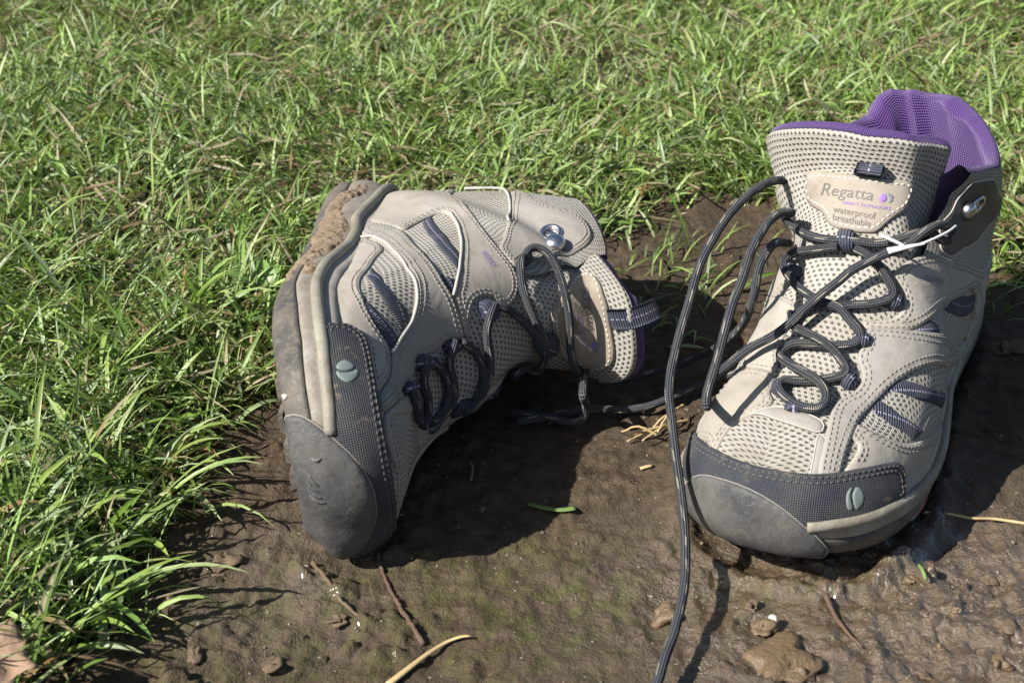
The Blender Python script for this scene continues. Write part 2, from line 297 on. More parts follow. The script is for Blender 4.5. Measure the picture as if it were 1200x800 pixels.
# ---------------------------------------------------------------- boot surfaces
def Rm(yaw, pitch, roll):
    cy, sy, cp, sp, cr, sr = math.cos(yaw), math.sin(yaw), math.cos(pitch), math.sin(pitch), math.cos(roll), math.sin(roll)
    return np.array([[cy, -sy, 0], [sy, cy, 0], [0, 0, 1.]]) @ np.array([[cp, 0, sp], [0, 1, 0], [-sp, 0, cp]]) @ np.array([[1, 0, 0], [0, cr, -sr], [0, sr, cr.real]])
class Surf:
    """a smooth grid surface with two parameters; can be looked up along the photograph's sight lines"""
    def __init__(s, G, a, b, wrap=False, flip=False):
        s.G, s.a, s.b, s.wrap = G, np.asarray(a, float), np.asarray(b, float), wrap
        if wrap:
            E = np.concatenate([G[:, -1:], G, G[:, :1]], 1); db = np.gradient(E, axis=1)[:, 1:-1]
        else: db = np.gradient(G, axis=1)
        N = np.cross(np.gradient(G, axis=0), db); N /= np.linalg.norm(N, axis=2)[..., None] + 1e-12
        s.N = -N if flip else N
        na, nb = G.shape[:2]; s.na, s.nb = na, nb
        s.F = grid_faces(na, nb, wrap_b=wrap)
        s.bvh = BVHTree.FromPolygons(G.reshape(-1, 3).tolist(), s.F.tolist())
        s.P2 = project(G.reshape(-1, 3))
        per = np.linalg.norm(np.diff(np.concatenate([G, G[:, :1]], 1) if wrap else G, axis=1), axis=2).sum(1) * 1000
        E = np.concatenate([G, G[:, :1]], 1) if wrap else G
        s.arc = np.concatenate([np.zeros((na, 1)), np.cumsum(np.linalg.norm(np.diff(E, axis=1), axis=2), 1)], 1) * 1000 + np.arange(E.shape[1])[None] * 1e-5
        s.bx = np.r_[s.b, s.b[0] + 360] if wrap else s.b
    def _row(s, a):
        f = np.clip((a - s.a[0]) / (s.a[1] - s.a[0]), 0, s.na - 1.0001); i = int(f); f -= i; return s.arc[i] * (1 - f) + s.arc[i + 1] * f
    def arc_of(s, a, b):
        r = s._row(a); k = math.floor((b - s.bx[0]) / 360.0) if s.wrap else 0; return k * r[-1] + np.interp(b - 360 * k, s.bx, r)
    def b_of(s, a, y):
        r = s._row(a); k = math.floor(y / r[-1]) if s.wrap else 0; return np.interp(y - k * r[-1], r, s.bx) + 360 * k
    def _ij(s, a, b):
        fa = np.clip((np.asarray(a, float) - s.a[0]) / (s.a[1] - s.a[0]), 0, s.na - 1.0001)
        fb = (np.asarray(b, float) - s.b[0]) / (s.b[1] - s.b[0])
        fb = np.mod(fb, s.nb) if s.wrap else np.clip(fb, 0, s.nb - 1.0001)
        i, j = fa.astype(int), fb.astype(int); return i, j, (fa - i)[..., None], (fb - j)[..., None]
    def _lerp(s, T, a, b):
        i, j, x, y = s._ij(a, b); i2 = np.minimum(i + 1, s.na - 1); j2 = (j + 1) % s.nb if s.wrap else np.minimum(j + 1, s.nb - 1)
        j = j % s.nb
        return T[i, j] * (1 - x) * (1 - y) + T[i2, j] * x * (1 - y) + T[i, j2] * (1 - x) * y + T[i2, j2] * x * y
    def ev(s, a, b, off=0.0):
        n = s._lerp(s.N, a, b); n /= np.linalg.norm(n, axis=-1)[..., None] + 1e-12
        return s._lerp(s.G, a, b) + n * (np.asarray(off)[..., None] if np.ndim(off) else off) * 0.001
    def nrm(s, a, b):
        n = s._lerp(s.N, a, b); return n / (np.linalg.norm(n, axis=-1)[..., None] + 1e-12)
    def px(s, p):
        d = ray(*p); hit, n, idx, dist = s.bvh.ray_cast(Vector(CAM), Vector(d))
        if hit is None:
            k = int(np.argmin(((s.P2 - np.array(p)) ** 2).sum(1))); return s.a[k // s.nb], s.b[k % s.nb], 9.0
        q = s.F[idx]; h = np.array(hit); i, j = q[0] // s.nb, q[0] % s.nb
        o = s.G[i, j]; e1 = s.G[(i + 1), j] - o; e2 = s.G[i, (j + 1) % s.nb] - o
        M2 = np.array([[e1 @ e1, e1 @ e2], [e1 @ e2, e2 @ e2]]); r = np.linalg.solve(M2 + np.eye(2) * 1e-14, [(h - o) @ e1, (h - o) @ e2])
        r = np.clip(r, 0, 1); return s.a[i] + r[0] * (s.a[1] - s.a[0]), s.b[j] + r[1] * (s.b[1] - s.b[0]), dist
    def poly(s, pts):
        out = []
        for p in pts:
            if p[0] == 'p': a, b = p[1], p[2]
            else: a, b, _ = s.px(p)
            if out and s.wrap:
                while b - out[-1][1] > 180: b -= 360
                while b - out[-1][1] < -180: b += 360
            out.append((a, b))
        return np.array(out)
    def chart(s, b0):
        """flat chart in millimetres around parameter b0"""
        col = s._lerp(s.G, s.a, np.full(s.na, b0)); X = np.r_[0, np.cumsum(np.linalg.norm(np.diff(col, axis=0), axis=1))] * 1000
        X = X + np.arange(s.na) * 1e-6
        to = lambda ab: np.array([[np.interp(a, s.a, X), s.arc_of(a, b) - s.arc_of(a, b0)] for a, b in ab])
        def back(xy):
            A = np.interp(xy[:, 0], X, s.a); return np.array([[a, s.b_of(a, y + s.arc_of(a, b0))] for a, y in zip(A, xy[:, 1])])
        return to, back

def in_poly(P, L):
    x, y = P[:, 0][:, None], P[:, 1][:, None]; x1, y1 = L[:, 0][None], L[:, 1][None]; x2, y2 = np.roll(L[:, 0], -1)[None], np.roll(L[:, 1], -1)[None]
    c = ((y1 > y) != (y2 > y)) & (x < (x2 - x1) * (y - y1) / (y2 - y1 + 1e-12) + x1); return c.sum(1) % 2 == 1
def dist_loop(P, L):
    A = L; Bv = np.roll(L, -1, 0) - L; l2 = (Bv ** 2).sum(1) + 1e-12
    t = np.clip(((P[:, None] - A[None]) * Bv[None]).sum(2) / l2[None], 0, 1)
    return np.sqrt((((A[None] + t[..., None] * Bv[None]) - P[:, None]) ** 2).sum(2)).min(1)
def chaikin(P, it=1, closed=True):
    for _ in range(it):
        Q = np.roll(P, -1, 0) if closed else P[1:]; A = P if closed else P[:-1]
        R = np.empty((2 * len(A), 2)); R[0::2] = .75 * A + .25 * Q; R[1::2] = .25 * A + .75 * Q
        P = R if closed else np.vstack([P[:1], R, P[-1:]])
    return P
def inset(L, d):
    T = np.roll(L, -1, 0) - np.roll(L, 1, 0); T /= np.linalg.norm(T, axis=1)[:, None] + 1e-12; N = np.stack([-T[:, 1], T[:, 0]], 1)
    area = .5 * np.sum(L[:, 0] * np.roll(L[:, 1], -1) - np.roll(L[:, 0], -1) * L[:, 1]); return L + N * (d if area > 0 else -d)
def capsules(P, T, N, ln, w, h):
    """stitches: little beads at P along T standing on N"""
    B = np.cross(N, T); V = []; F = []
    prof = [(-1, 0), (-.55, 1), (.55, 1), (1, 0)]; ring = [(1, 0), (.6, 1), (-.6, 1), (-1, 0)]
    k = 0
    for p, t, n, b in zip(P, T, N, B):
        v = []
        for x, r in prof:
            for y, z in ring: v.append(p + t * x * ln / 2 + b * y * w / 2 * (.35 + .65 * r) + n * z * h * (.3 + .7 * r))
        V += v
        for i in range(3):
            for j in range(3): F.append([k + i * 4 + j, k + (i + 1) * 4 + j, k + (i + 1) * 4 + j + 1, k + i * 4 + j + 1])
        k += 16
    return np.array(V), F
def stitch_line(sf, back, L, closed, off, parent, mat, step=2.9, ln=2.1, w=.85, h=.6):
    P = resample_len(L, step, closed); ab = back(P); W = sf.ev(ab[:, 0], ab[:, 1], off); N = sf.nrm(ab[:, 0], ab[:, 1])
    if closed: T = np.roll(W, -1, 0) - np.roll(W, 1, 0)
    else: T = np.gradient(W, axis=0)
    T /= np.linalg.norm(T, axis=1)[:, None] + 1e-12
    return capsules(W, T, N, ln / 1000, w / 1000, h / 1000)
def panel(name, sf, pts, t, mat, parent, sp=2.6, rnd=1, stitch=(), smat=None, puff=0.0, sink=1.2, uvdir=None, off=0.0, label=None, wave=0.0, keep=None, edge=None, keepab=None):
    """a flat piece of material laid on a surface: pts are pixels of the photograph or ('p', a, b); t = thickness in mm"""
    ab = sf.poly(pts); b0 = ab[:, 1].mean(); to, back = sf.chart(b0); L0 = to(ab)
    L = chaikin(L0, rnd) if rnd else L0
    L = resample_len(L, min(1.5, sp), True); I = inset(L, .9)
    I = I[in_poly(I, L) & (dist_loop(I, L) > .6)]
    lo, hi = L.min(0), L.max(0); gx, gy = np.meshgrid(np.arange(lo[0], hi[0], sp), np.arange(lo[1], hi[1], sp), indexing='ij')
    gy = gy + (np.arange(gx.shape[0]) % 2)[:, None] * sp / 2; Gp = np.stack([gx.ravel(), gy.ravel()], 1)
    if len(Gp): Gp = Gp[in_poly(Gp, L)]
    if len(Gp): Gp = Gp[dist_loop(Gp, L) > 1.7]
    allp = np.vstack([L, I, Gp]) if len(Gp) else np.vstack([L, I]); n = len(L)
    r = delaunay_2d_cdt([Vector(p) for p in allp.tolist()], [(k, (k + 1) % n) for k in range(n)], [], 1, 1e-4)
    P = np.array([[v.x, v.y] for v in r[0]]); F = [list(f) for f in r[2]]
    d = dist_loop(P, L); A = back(P); rim = d < .25
    o = np.where(rim, t * .45, t) + puff * np.minimum(d / 5, 1) ** .6 + off
    if wave: o = o + np.where(rim, .3, 1) * wave * (np.sin(P[:, 0] * .35 + 1.3 * np.sin(P[:, 1] * .21)) * np.sin(P[:, 1] * .31 + P[:, 0] * .12))
    V = sf.ev(A[:, 0], A[:, 1], o)
    nf = np.cross(V[F[0][1]] - V[F[0][0]], V[F[0][2]] - V[F[0][0]]); 
    if nf @ sf.nrm(A[F[0][0], 0], A[F[0][0], 1]) < 0: F = [f[::-1] for f in F]
    cnt = {}
    for f in F:
        for x, y in zip(f, f[1:] + f[:1]): cnt[(x, y)] = 1
    bd = [(x, y) for (x, y) in cnt if (y, x) not in cnt]; idx = sorted({x for e in bd for x in e}); mp = {v: len(V) + k for k, v in enumerate(idx)}
    V = np.vstack([V, sf.ev(A[idx, 0], A[idx, 1], off - sink)]); F += [[y, x, mp[x], mp[y]] for x, y in bd]
    uv = np.vstack([P, P[idx]])
    if uvdir is not None:
        q0, q1 = L0[uvdir[0]], L0[uvdir[1]]; e = (q1 - q0) / (np.linalg.norm(q1 - q0) + 1e-9); c = L0.mean(0)
        uv = np.stack([(uv - c) @ e, (uv - c) @ np.array([-e[1], e[0]])], 1)
    ob = mesh_obj(name, V, F, mat, parent, uv)
    if label: ob["label"] = label
    if stitch:
        VV = []; FF = []; k = 0
        for dd in stitch:
            S = inset(L, dd); S = S[in_poly(S, L) & (dist_loop(S, L) > dd * .8)]
            if len(S) < 6: continue
            # break where the loop jumps
            W, N_ = None, None
            P2 = resample_len(S, 2.9, True); A2 = back(P2); W = sf.ev(A2[:, 0], A2[:, 1], t + off + puff * .5 + .05); N_ = sf.nrm(A2[:, 0], A2[:, 1])
            T = np.roll(W, -1, 0) - np.roll(W, 1, 0); T /= np.linalg.norm(T, axis=1)[:, None] + 1e-12
            if keep is not None:
                g = keep(project(W)); W, T, N_ = W[g], T[g], N_[g]
            if keepab is not None:
                g = keepab(A2); W, T, N_ = W[g], T[g], N_[g]
            if not len(W): continue
            v, f = capsules(W, T, N_, .0019, .0008, .0004); VV.append(v); FF += [[i + k for i in q] for q in f]; k += len(v)
        if VV:
            so_ = mesh_obj("stitching", np.vstack(VV), FF, smat or M['thread'], ob); so_["kind"] = "stuff"
    if edge is not None:
        A2 = back(np.vstack([L, L[:1]])); W = sf.ev(A2[:, 0], A2[:, 1], t * .55 + off); v, f, u = tube(W, .00042, 6, cap=False); mesh_obj("edge_binding", v, f, edge, ob)
    return ob
def line_on(sf, pts, off, step=1.5, n=None):
    """a smooth line along a surface through pixels; returns world points"""
    ab = sf.poly(pts); to, back = sf.chart(ab[:, 1].mean()); P = back(catmull(to(ab), max(8, len(ab) * 8))); W = sf.ev(P[:, 0], P[:, 1], off); return resample_len(W, step / 1000)

PLAN = np.array([[-5,0,0],[-3,17,-17],[5,28,-27],[20,35,-33],[45,37.5,-35],[80,38,-35],[115,40,-35],[145,45,-38],[170,49,-43],[195,50.5,-48],[215,49,-49],[235,44,-46],[250,36,-39],[261,25,-28],[267,13,-16],[269,-3,-3]], float)
def spring(x): return np.where(x > 175, 14 * ((x - 175) / 95) ** 2, 0.0)
NS = 300
_pl = catmull(np.vstack([PLAN[:, [0, 1]], PLAN[1:-1][::-1][:, [0, 2]]]), 3000, True)
_pl = resample_len(_pl, np.linalg.norm(np.diff(np.vstack([_pl, _pl[:1]]), axis=0), axis=1).sum() / NS, True)[:NS]; NS = len(_pl)
_t = np.roll(_pl, -1, 0) - np.roll(_pl, 1, 0); _t /= np.linalg.norm(_t, axis=1)[:, None]; PLN = np.stack([-_t[:, 1], _t[:, 0]], 1)
PLN *= np.sign(((_pl - [130, 0]) * PLN).sum(1).mean())

class Boot:
    def __init__(s, pose, sec, mir):
        s.pose, s.mir = pose, mir; s.R = Rm(*pose[3:6]); s.sc = pose[6]
        sec = np.array(sec, float); s.K = len(sec) - 1
        nu, nf = s.K * 16 + 1, 360; R = catmull(sec, nu); phi = np.radians(np.arange(nf) - 180.0)
        c, sn = np.cos(phi)[None], np.sin(phi)[None]; fx, fz, bx, bz, yc, wl_, wm_, nt, nb_, t0 = [R[:, j:j + 1] for j in range(10)]
        bl = np.clip(c * 4, -1, 1) * .5 + .5; n = nt * bl + nb_ * (1 - bl)
        t = np.sign(c) * np.abs(c) ** (2 / n); y = np.sign(sn) * np.abs(sn) ** (2 / n); aa = np.where(t > 0, t0 + (1 - t0) * t, t0 + (1 + t0) * t)
        B = np.stack([(fx + bx) / 2 + (fx - bx) / 2 * aa, yc + np.where(sn > 0, wl_, wm_) * y, (fz + bz) / 2 + (fz - bz) / 2 * aa], -1)
        # gentle unevenness of worn leather
        k1 = np.sin(B[..., 0] * .055 + B[..., 2] * .03 + 1) * np.sin(B[..., 1] * .06 + B[..., 2] * .05 + mir)
        s.B = B; s.ring = Surf(s.w(B), np.linspace(0, s.K, nu), np.arange(nf) - 180.0, True, flip=(mir < 0))
        # side hull: sole wall below, lower upper above; parameters: height above the tread, angle-like position round the outline
        bv = BVHTree.FromPolygons(B.reshape(-1, 3).tolist(), grid_faces(nu, nf, wrap_b=True).tolist())
        zs = np.arange(0, 62, 2.0); H = np.zeros((len(zs), NS, 3))
        prof = np.interp(zs, [0, 3, 10, 20, 28, 33, 60], [-4, 0, 2.5, 2.2, .8, -2.5, -22])
        for j in range(NS):
            x, yy = _pl[j]; nx, ny = PLN[j]; offs = []
            for i, z in enumerate(zs):
                zz = float(z + spring(x)); hit, _n, _i, dist = bv.ray_cast(Vector((x + nx * 40, yy + ny * 40, zz)), Vector((-nx, -ny, 0)), 75)
                r = 40 - dist + 1.0 if hit is not None else -60.
                offs.append(max(prof[i], r) if z > 6 else prof[i])
            H[:, j, 0] = x + nx * np.array(offs); H[:, j, 1] = yy + ny * np.array(offs); H[:, j, 2] = zs + spring(x)
        for _ in range(3): H[2:-1] = .25 * H[1:-2] + .5 * H[2:-1] + .25 * H[3:]
        for _ in range(2): H = .25 * np.roll(H, 1, 1) + .5 * H + .25 * np.roll(H, -1, 1)
        s.H = H; s.hull = Surf(s.w(H), zs, np.arange(NS) * 360.0 / NS, True, flip=(mir < 0))
        # make sure that normals point outwards
        for q, cen in ((s.ring, s.w(np.array([[130, 0, 60.]]))[0]), (s.hull, s.w(np.array([[130, 0, 20.]]))[0])):
            if ((q.G - cen) * q.N).sum() < 0: q.N = -q.N
    def w(s, P):
        P = np.asarray(P, float); return (P * [1, s.mir, 1] * s.sc - [130 * s.sc, 0, 0]) @ s.R.T / 1000 + s.pose[:3]
    def inv(s, W):
        P = ((np.asarray(W) - s.pose[:3]) * 1000) @ s.R; return (P + [130 * s.sc, 0, 0]) / s.sc / [1, s.mir, 1]
STAND = Boot([0.1754, 0.6159, -0.0001, -2.071, 0.0154, 0.0687, 1.0106], SEC_STAND, 1)
LIE = Boot([-0.1021, 0.6297, 0.044, -1.5797, -0.0383, -1.475, 1.0136], SEC_LIE, -1)
# ---------------------------------------------------------------- boot parts
def sstep(a, b, x):
    t = np.clip((np.asarray(x, float) - a) / (b - a), 0, 1); return t * t * (3 - 2 * t)
def tab(x, T): T = np.array(T, float); return np.interp(x, T[:, 0], T[:, 1])
SYM = lambda s: np.where(s <= 180, s, 360 - s)
ZM = [(0,37),(19,36),(43,31),(55,26.5),(62,24.5),(72,26.5),(85,26),(98,23),(111,20.5),(122,20),(136,21.5),(148,22),(163,20),(172,17.5),(180,15)]
ZO = [(0,15),(40,14),(80,11),(110,9.5),(120,9.5),(132,12),(146,13),(158,11.5),(166,11),(180,8)]
def thick_sheet(name, G, N, th, rim, mat, parent, uv=None):
    """a padded sheet with a rounded rim; G front grid (world), N normals, th thickness in m"""
    na, nb = G.shape[:2]; Bk = G - N * th
    idx = [(0, j) for j in range(nb)] + [(i, nb - 1) for i in range(1, na)] + [(na - 1, j) for j in range(nb - 2, -1, -1)] + [(i, 0) for i in range(na - 2, 0, -1)]
    V = [G.reshape(-1, 3), Bk.reshape(-1, 3)]; F = grid_faces(na, nb).tolist() + (grid_faces(na, nb)[:, ::-1] + na * nb).tolist()
    loops = [[i * nb + j for i, j in idx]]; base = 2 * na * nb; R = []
    for q, c in ((.5, .87), (0, 1), (-.5, .87)):
        row = []
        for (i, j) in idx:
            i2, j2 = min(max(i, 1), na - 2), min(max(j, 1), nb - 2); d = G[i, j] - G[i2, j2]; d = d / (np.linalg.norm(d) + 1e-12)
            row.append(G[i, j] - N[i, j] * th * (.5 - .5 * q) + d * rim * c)
        R.append(row); loops.append(list(range(base, base + len(idx)))); base += len(idx)
    loops.append([na * nb + i * nb + j for i, j in idx]); V += [np.array(r) for r in R]; m = len(idx)
    for A, Bq in zip(loops[:-1], loops[1:]):
        for k in range(m): F.append([A[(k + 1) % m], A[k], Bq[k], Bq[(k + 1) % m]])
    V = np.vstack(V)
    if uv is not None:
        u = uv.reshape(-1, 2); per = np.array([uv[i, j] for i, j in idx]); uv = np.vstack([u, u] + [per + [k + 1, 0] for k in range(3)])
    # keep faces outward
    ob = mesh_obj(name, V, F, mat, parent, uv); return ob
def arc_uv(G):
    du = np.r_[0, np.cumsum(np.linalg.norm(np.diff(G, axis=0), axis=2).mean(1))] * 1000
    mid = G.shape[1] // 2; dv = np.concatenate([np.zeros((G.shape[0], 1)), np.cumsum(np.linalg.norm(np.diff(G, axis=1), axis=2), 1)], 1) * 1000
    dv = dv - dv[:, mid:mid + 1]; return np.stack([dv, np.repeat(du[:, None], G.shape[1], 1)], -1)
def text_on(name, sf, s, org, ex, ey, mat, parent, off=.25, shear=0.0, size=1.0):
    """flat print on a surface: org pixel of the baseline start, ex/ey pixel vectors of one text unit"""
    cu = bpy.data.curves.new(name, 'FONT'); cu.body = s; cu.shear = shear; cu.size = size; cu.resolution_u = 3; cu.fill_mode = 'FRONT'
    to = bpy.data.objects.new(name, cu); scene.collection.objects.link(to); dg = bpy.context.evaluated_depsgraph_get(); dg.update()
    me = to.evaluated_get(dg).to_mesh(); P = np.array([v.co[:2] for v in me.vertices]); F = [list(p.vertices) for p in me.polygons]
    to.evaluated_get(dg).to_mesh_clear(); bpy.data.objects.remove(to); bpy.data.curves.remove(cu)
    if not len(P): return None
    org, ex, ey = map(np.array, (org, ex, ey)); Q = org + P[:, :1] * ex + P[:, 1:] * ey
    ab = np.array([sf.px(q)[:2] for q in Q]); V = sf.ev(ab[:, 0], ab[:, 1], off); return mesh_obj(name, V, F, mat, parent, smooth=False)
def oval(c, rx, ry, ang=0, n=28, t0=0, t1=360):
    t = np.radians(np.linspace(t0, t1, n, endpoint=(t1 - t0) < 360)); a = math.radians(ang); x, y = rx * np.cos(t), ry * np.sin(t)
    return [(c[0] + x_ * math.cos(a) - y_ * math.sin(a), c[1] + x_ * math.sin(a) + y_ * math.cos(a)) for x_, y_ in zip(x, y)]
def lathe(prof, c, n, up, sx=1.0, seg=20):
    """profile (r,h) in mm round axis n at c; up = in-plane direction"""
    n = n / np.linalg.norm(n); u = up - n * (up @ n); u /= np.linalg.norm(u); v = np.cross(n, u); th = np.linspace(0, 2 * np.pi, seg, endpoint=False); V = []
    for r, h in prof:
        for t in th: V.append(c + (u * math.cos(t) * r + v * math.sin(t) * r * sx + n * h) / 1000)
    F = grid_faces(len(prof), seg, wrap_b=True).tolist(); return np.array(V), F
def torus(c, n, up, R, r, seg=24, s2=8, sx=1.0):
    n = n / np.linalg.norm(n); u = up - n * (up @ n); u /= np.linalg.norm(u); v = np.cross(n, u); V = []
    for t in np.linspace(0, 2 * np.pi, seg, endpoint=False):
        d = u * math.cos(t) + v * math.sin(t) * sx
        for q in np.linspace(0, 2 * np.pi, s2, endpoint=False): V.append(c + (d * (R + r * math.cos(q)) + n * r * math.sin(q)) / 1000)
    return np.array(V), grid_faces(seg, s2, wrap_b=True, wrap_a=True).tolist()
def lace_path(boot, pts, step=.0012):
    out = []
    for p in pts:
        if p[0] == 'z': out.append(at(p[1], p[2], p[3])); continue
        if p[0] == 'w': out.append(np.array(p[1:])); continue
        best = None
        for sf in (boot.ring, boot.tongue):
            a, b, d = sf.px(p[:2])
            if best is None or d < best[0]: best = (d, sf.ev(np.array(a), np.array(b), p[2]))
        out.append(best[1])
    P = catmull(np.array(out), len(out) * 14)
    P = resample_len(P, step)
    for _ in range(6): P[1:-1] = .25 * P[:-2] + .5 * P[1:-1] + .25 * P[2:]
    return P
def lace(boot, root, pts, r=.0021, name="lace"):
    P = lace_path(boot, pts); v, f, u = tube(P, r, 12); return mesh_obj(name, v, f, M['lace'], root, u)

def boot_core(B, root, GL, GM, UTOP, TL, TM, tdisp, stand):
    R, H = B.ring, B.hull; rng = np.random.RandomState(3)
    s = np.arange(NS) * 360.0 / NS; sy = SYM(s); zm, zo = tab(sy, ZM), tab(sy, ZO)
    def wall(z0, z1, n, off):
        return np.stack([H.ev(z0 + (z1 - z0) * k / (n - 1), s, off[k] if np.ndim(off) else off) for k in range(n)])
    # outsole with its tread
    G = wall(np.zeros(NS), zo, 7, 0.0); V = G.reshape(-1, 3); F = grid_faces(7, NS, wrap_b=True).tolist(); F.append(list(range(NS)))
    top = H.ev(zo, s, -5.0); F += (grid_faces(2, NS, wrap_b=True) + 6 * NS).tolist(); V = np.vstack([V, top])
    osole = mesh_obj("outsole", V, F, M['outsole'], root)
    LV, LF, k = [], [], 0
    for x in np.arange(12, 262, 17.0):
        for y in np.arange(-40, 41, 15.0):
            if 92 < x < 122: continue
            yy = y + (5 if int(x / 17) % 2 else -3); q = np.array([[x, yy]])
            if not in_poly(q, _pl)[0] or dist_loop(q, _pl)[0] < 19: continue
            z0 = float(spring(np.array(x))); hx, hy = 6, 5
            c = np.array([[x + sx_ * hx * t_, yy + sy_ * hy * t_, z0 + z_] for z_, t_ in ((.5, 1), (-2.0, .85)) for sx_, sy_ in ((-1, -1), (1, -1), (1, 1), (-1, 1))])
            LV.append(B.w(c)); LF += [[i + k for i in f] for f in ([4, 5, 6, 7], [0, 1, 5, 4], [1, 2, 6, 5], [2, 3, 7, 6], [3, 0, 4, 7])]; k += 8
    tr_ = mesh_obj("tread", np.vstack(LV), LF, M['outsole'], osole, smooth=False); tr_["kind"] = "stuff"
    # midsole, its groove and the rubber piping along its top
    G = np.concatenate([wall(zo, zo + .4, 2, [-2.0, -.4]), wall(zo + .6, zm, 7, [-.1, .35, .45, .2, -.2, -.3, -.6])])
    mid = mesh_obj("midsole", G.reshape(-1, 3), grid_faces(9, NS, wrap_b=True), M['midsole'], root)
    sp_ = np.r_[np.arange(208, 360, 1.2), np.arange(0, 169.5, 1.2)]; W = H.ev(tab(SYM(sp_), ZM) - .2, sp_, .4); v, f, u = tube(W, .0029, 10); mesh_obj("piping", v, f, M['piping'], root, u)
    G = np.stack([H.ev(zm + dz_, s, o_) for dz_, o_ in ((-3, -.8), (0, .1), (3, .1), (6, -.15), (8, -.6), (9.5, -2.2))]); mesh_obj("foot_band", G.reshape(-1, 3), grid_faces(6, NS, wrap_b=True), M['leather'], root)
    # upper shell: knitted mesh, open at the throat and at the collar
    nr, ns = 170, 200; r = np.linspace(0, 1, nr)[:, None]; sg = np.linspace(0, 1, ns)[None]
    gl, gm = tab(r * 15, GL), tab(r * 15, GM); ph = gl + (360 - gm - gl) * sg; ph180 = np.where(ph > 180, ph - 360, ph)
    def top_of(p): return tab(p, UTOP)
    U = r * top_of(ph180)
    G = R.ev(U, ph180, 0.0); uv = arc_uv(G)
    # weave coordinates that stay even: millimetres round and along
    mesh_obj("upper", G.reshape(-1, 3), grid_faces(nr, ns), M['mesh'], root, uv.reshape(-1, 2))
    # padded lining: rim and inside of the shaft
    i0 = int(nr * .50); rr = np.linspace(1, .50, 40)[:, None]; gl2, gm2 = tab(rr * 15, GL) - 2.5, tab(rr * 15, GM) - 2.5
    ph2 = gl2 + (360 - gm2 - gl2) * np.linspace(0, 1, ns)[None]; p2 = np.where(ph2 > 180, ph2 - 360, ph2); U2 = rr * top_of(p2)
    back = np.abs(np.where(ph2 > 180, ph2 - 180, 180 - ph2))     # degrees from the heel
    fold = (7.5 * np.exp(-((ph2 - 213) / 15) ** 2) + 4.5 * np.exp(-((ph2 - 183) / 3.6) ** 2) + 7.5 * np.exp(-((ph2 - 150) / 17) ** 2) + 3 * np.exp(-((ph2 - 112) / 12) ** 2)) if stand else 1.5 * np.sin(np.radians(ph2 * 6))
    dep = (1 - rr) * 2
    inner = -((7.5 if stand else 5.5) + 2.5 * np.sin(np.pi * np.clip(dep * 1.4, 0, 1)) + fold * np.sin(np.pi * np.clip(.22 + dep * 1.3, 0, 1)) + 3 * dep)
    Gi = R.ev(U2, p2, inner)
    up = R.ev(U2[0], p2[0], 0.0) - R.ev(U2[0] - .35, p2[0], 0.0); up /= np.linalg.norm(up, axis=1)[:, None] + 1e-12
    top0, topn = R.ev(U2[0], p2[0], 0.0), R.nrm(U2[0], p2[0]); rim = []
    hin = -inner[0] / 2
    for t in np.linspace(0, np.pi, 9):
        rim.append(top0 - topn * ((hin * (1 - np.cos(t)))[:, None] - .0) / 1000 + up * ((2.6 + .35 * fold[0]) * np.sin(t))[:, None] / 1000)
    Gl = np.concatenate([np.array(rim), Gi[1:]]); 
    mesh_obj("collar_lining", Gl.reshape(-1, 3), grid_faces(len(Gl), ns), M['purple'], root, (arc_uv(Gl)).reshape(-1, 2))
    # tongue
    nt_, nb_ = 90, 60; ut = np.linspace(3.1, 15, nt_)[:, None]; l_, m_ = tab(ut, TL), tab(ut, TM); x = np.linspace(0, 1, nb_)[None]; pf = -m_ + (l_ + m_) * x
    uu = np.broadcast_to(ut, pf.shape); ub = np.minimum(uu, 11.0); base = R.ev(ub, pf, -1.6)
    d = np.stack(tdisp(ub, pf, np.clip((uu - 11) / 4, 0, 1)), -1); T = base + (d * [1, B.mir, 1]) @ B.R.T / 1000
    for _ in range(10): T[1:-1] = .25 * T[:-2] + .5 * T[1:-1] + .25 * T[2:]
    # the quilted front bulges a little between the laces
    B.tongue = Surf(T, np.linspace(0, 100, nt_), np.linspace(0, 100, nb_), False)
    if ((B.tongue.N * R.nrm(uu, pf)).sum()) < 0: B.tongue.N = -B.tongue.N
    N = B.tongue.N; edge = np.minimum(np.minimum(x * 12, (1 - x) * 12), np.clip((15 - ut) * 3.0, 0, 1)); e = np.clip(edge, 0, 1) ** .5
    puff = (2.2 * e - 1.0) + .7 * np.sin(uu * 2.6) * sstep(4, 6, uu) * (1 - sstep(8.5, 9.5, uu))
    T2 = T + N * puff[..., None] / 1000; B.tongue = Surf(T2, np.linspace(0, 100, nt_), np.linspace(0, 100, nb_), False)
    if ((B.tongue.N * N).sum()) < 0: B.tongue.N = -B.tongue.N
    tg = mesh_obj("tongue", T2.reshape(-1, 3), grid_faces(nt_, nb_), M['mesh'], root, arc_uv(T2).reshape(-1, 2))
    thick_sheet("tongue_lining", T[8:] - N[8:] * .0014, N[8:], .0065, .0022, M['purple'], tg, arc_uv(T[8:]))
    # moulded toe bumper and textile rand over the lower toe
    P = lambda L: [('p', a, b) for a, b in L]
    rz = [(22,141),(32,138.5),(38,139.5),(40,143),(40,152),(38.5,165),(38,178),(38.5,190),(39,200),(39,212),(36,217),(22,219),(21,211),(20,203),(18,194),(15,183),(17,172),(20,163),(21.5,150)]
    rand = panel("toe_rand", H, P(rz), 1.7, M['rand'], root, 2.6, 1, stitch=(1.8, 4.0), smat=M['thread_dark'], keepab=lambda A: (A[:, 0] > 30) | (np.mod(A[:, 1], 360) < 144))
    bz = [(.6,164),(7,164),(13,166.5),(20,170.5),(25,174),(28.5,178.5),(30.5,184),(30.5,190),(29,196),(24,201),(14,205),(.6,208),(.6,196),(.6,184),(.6,174)]
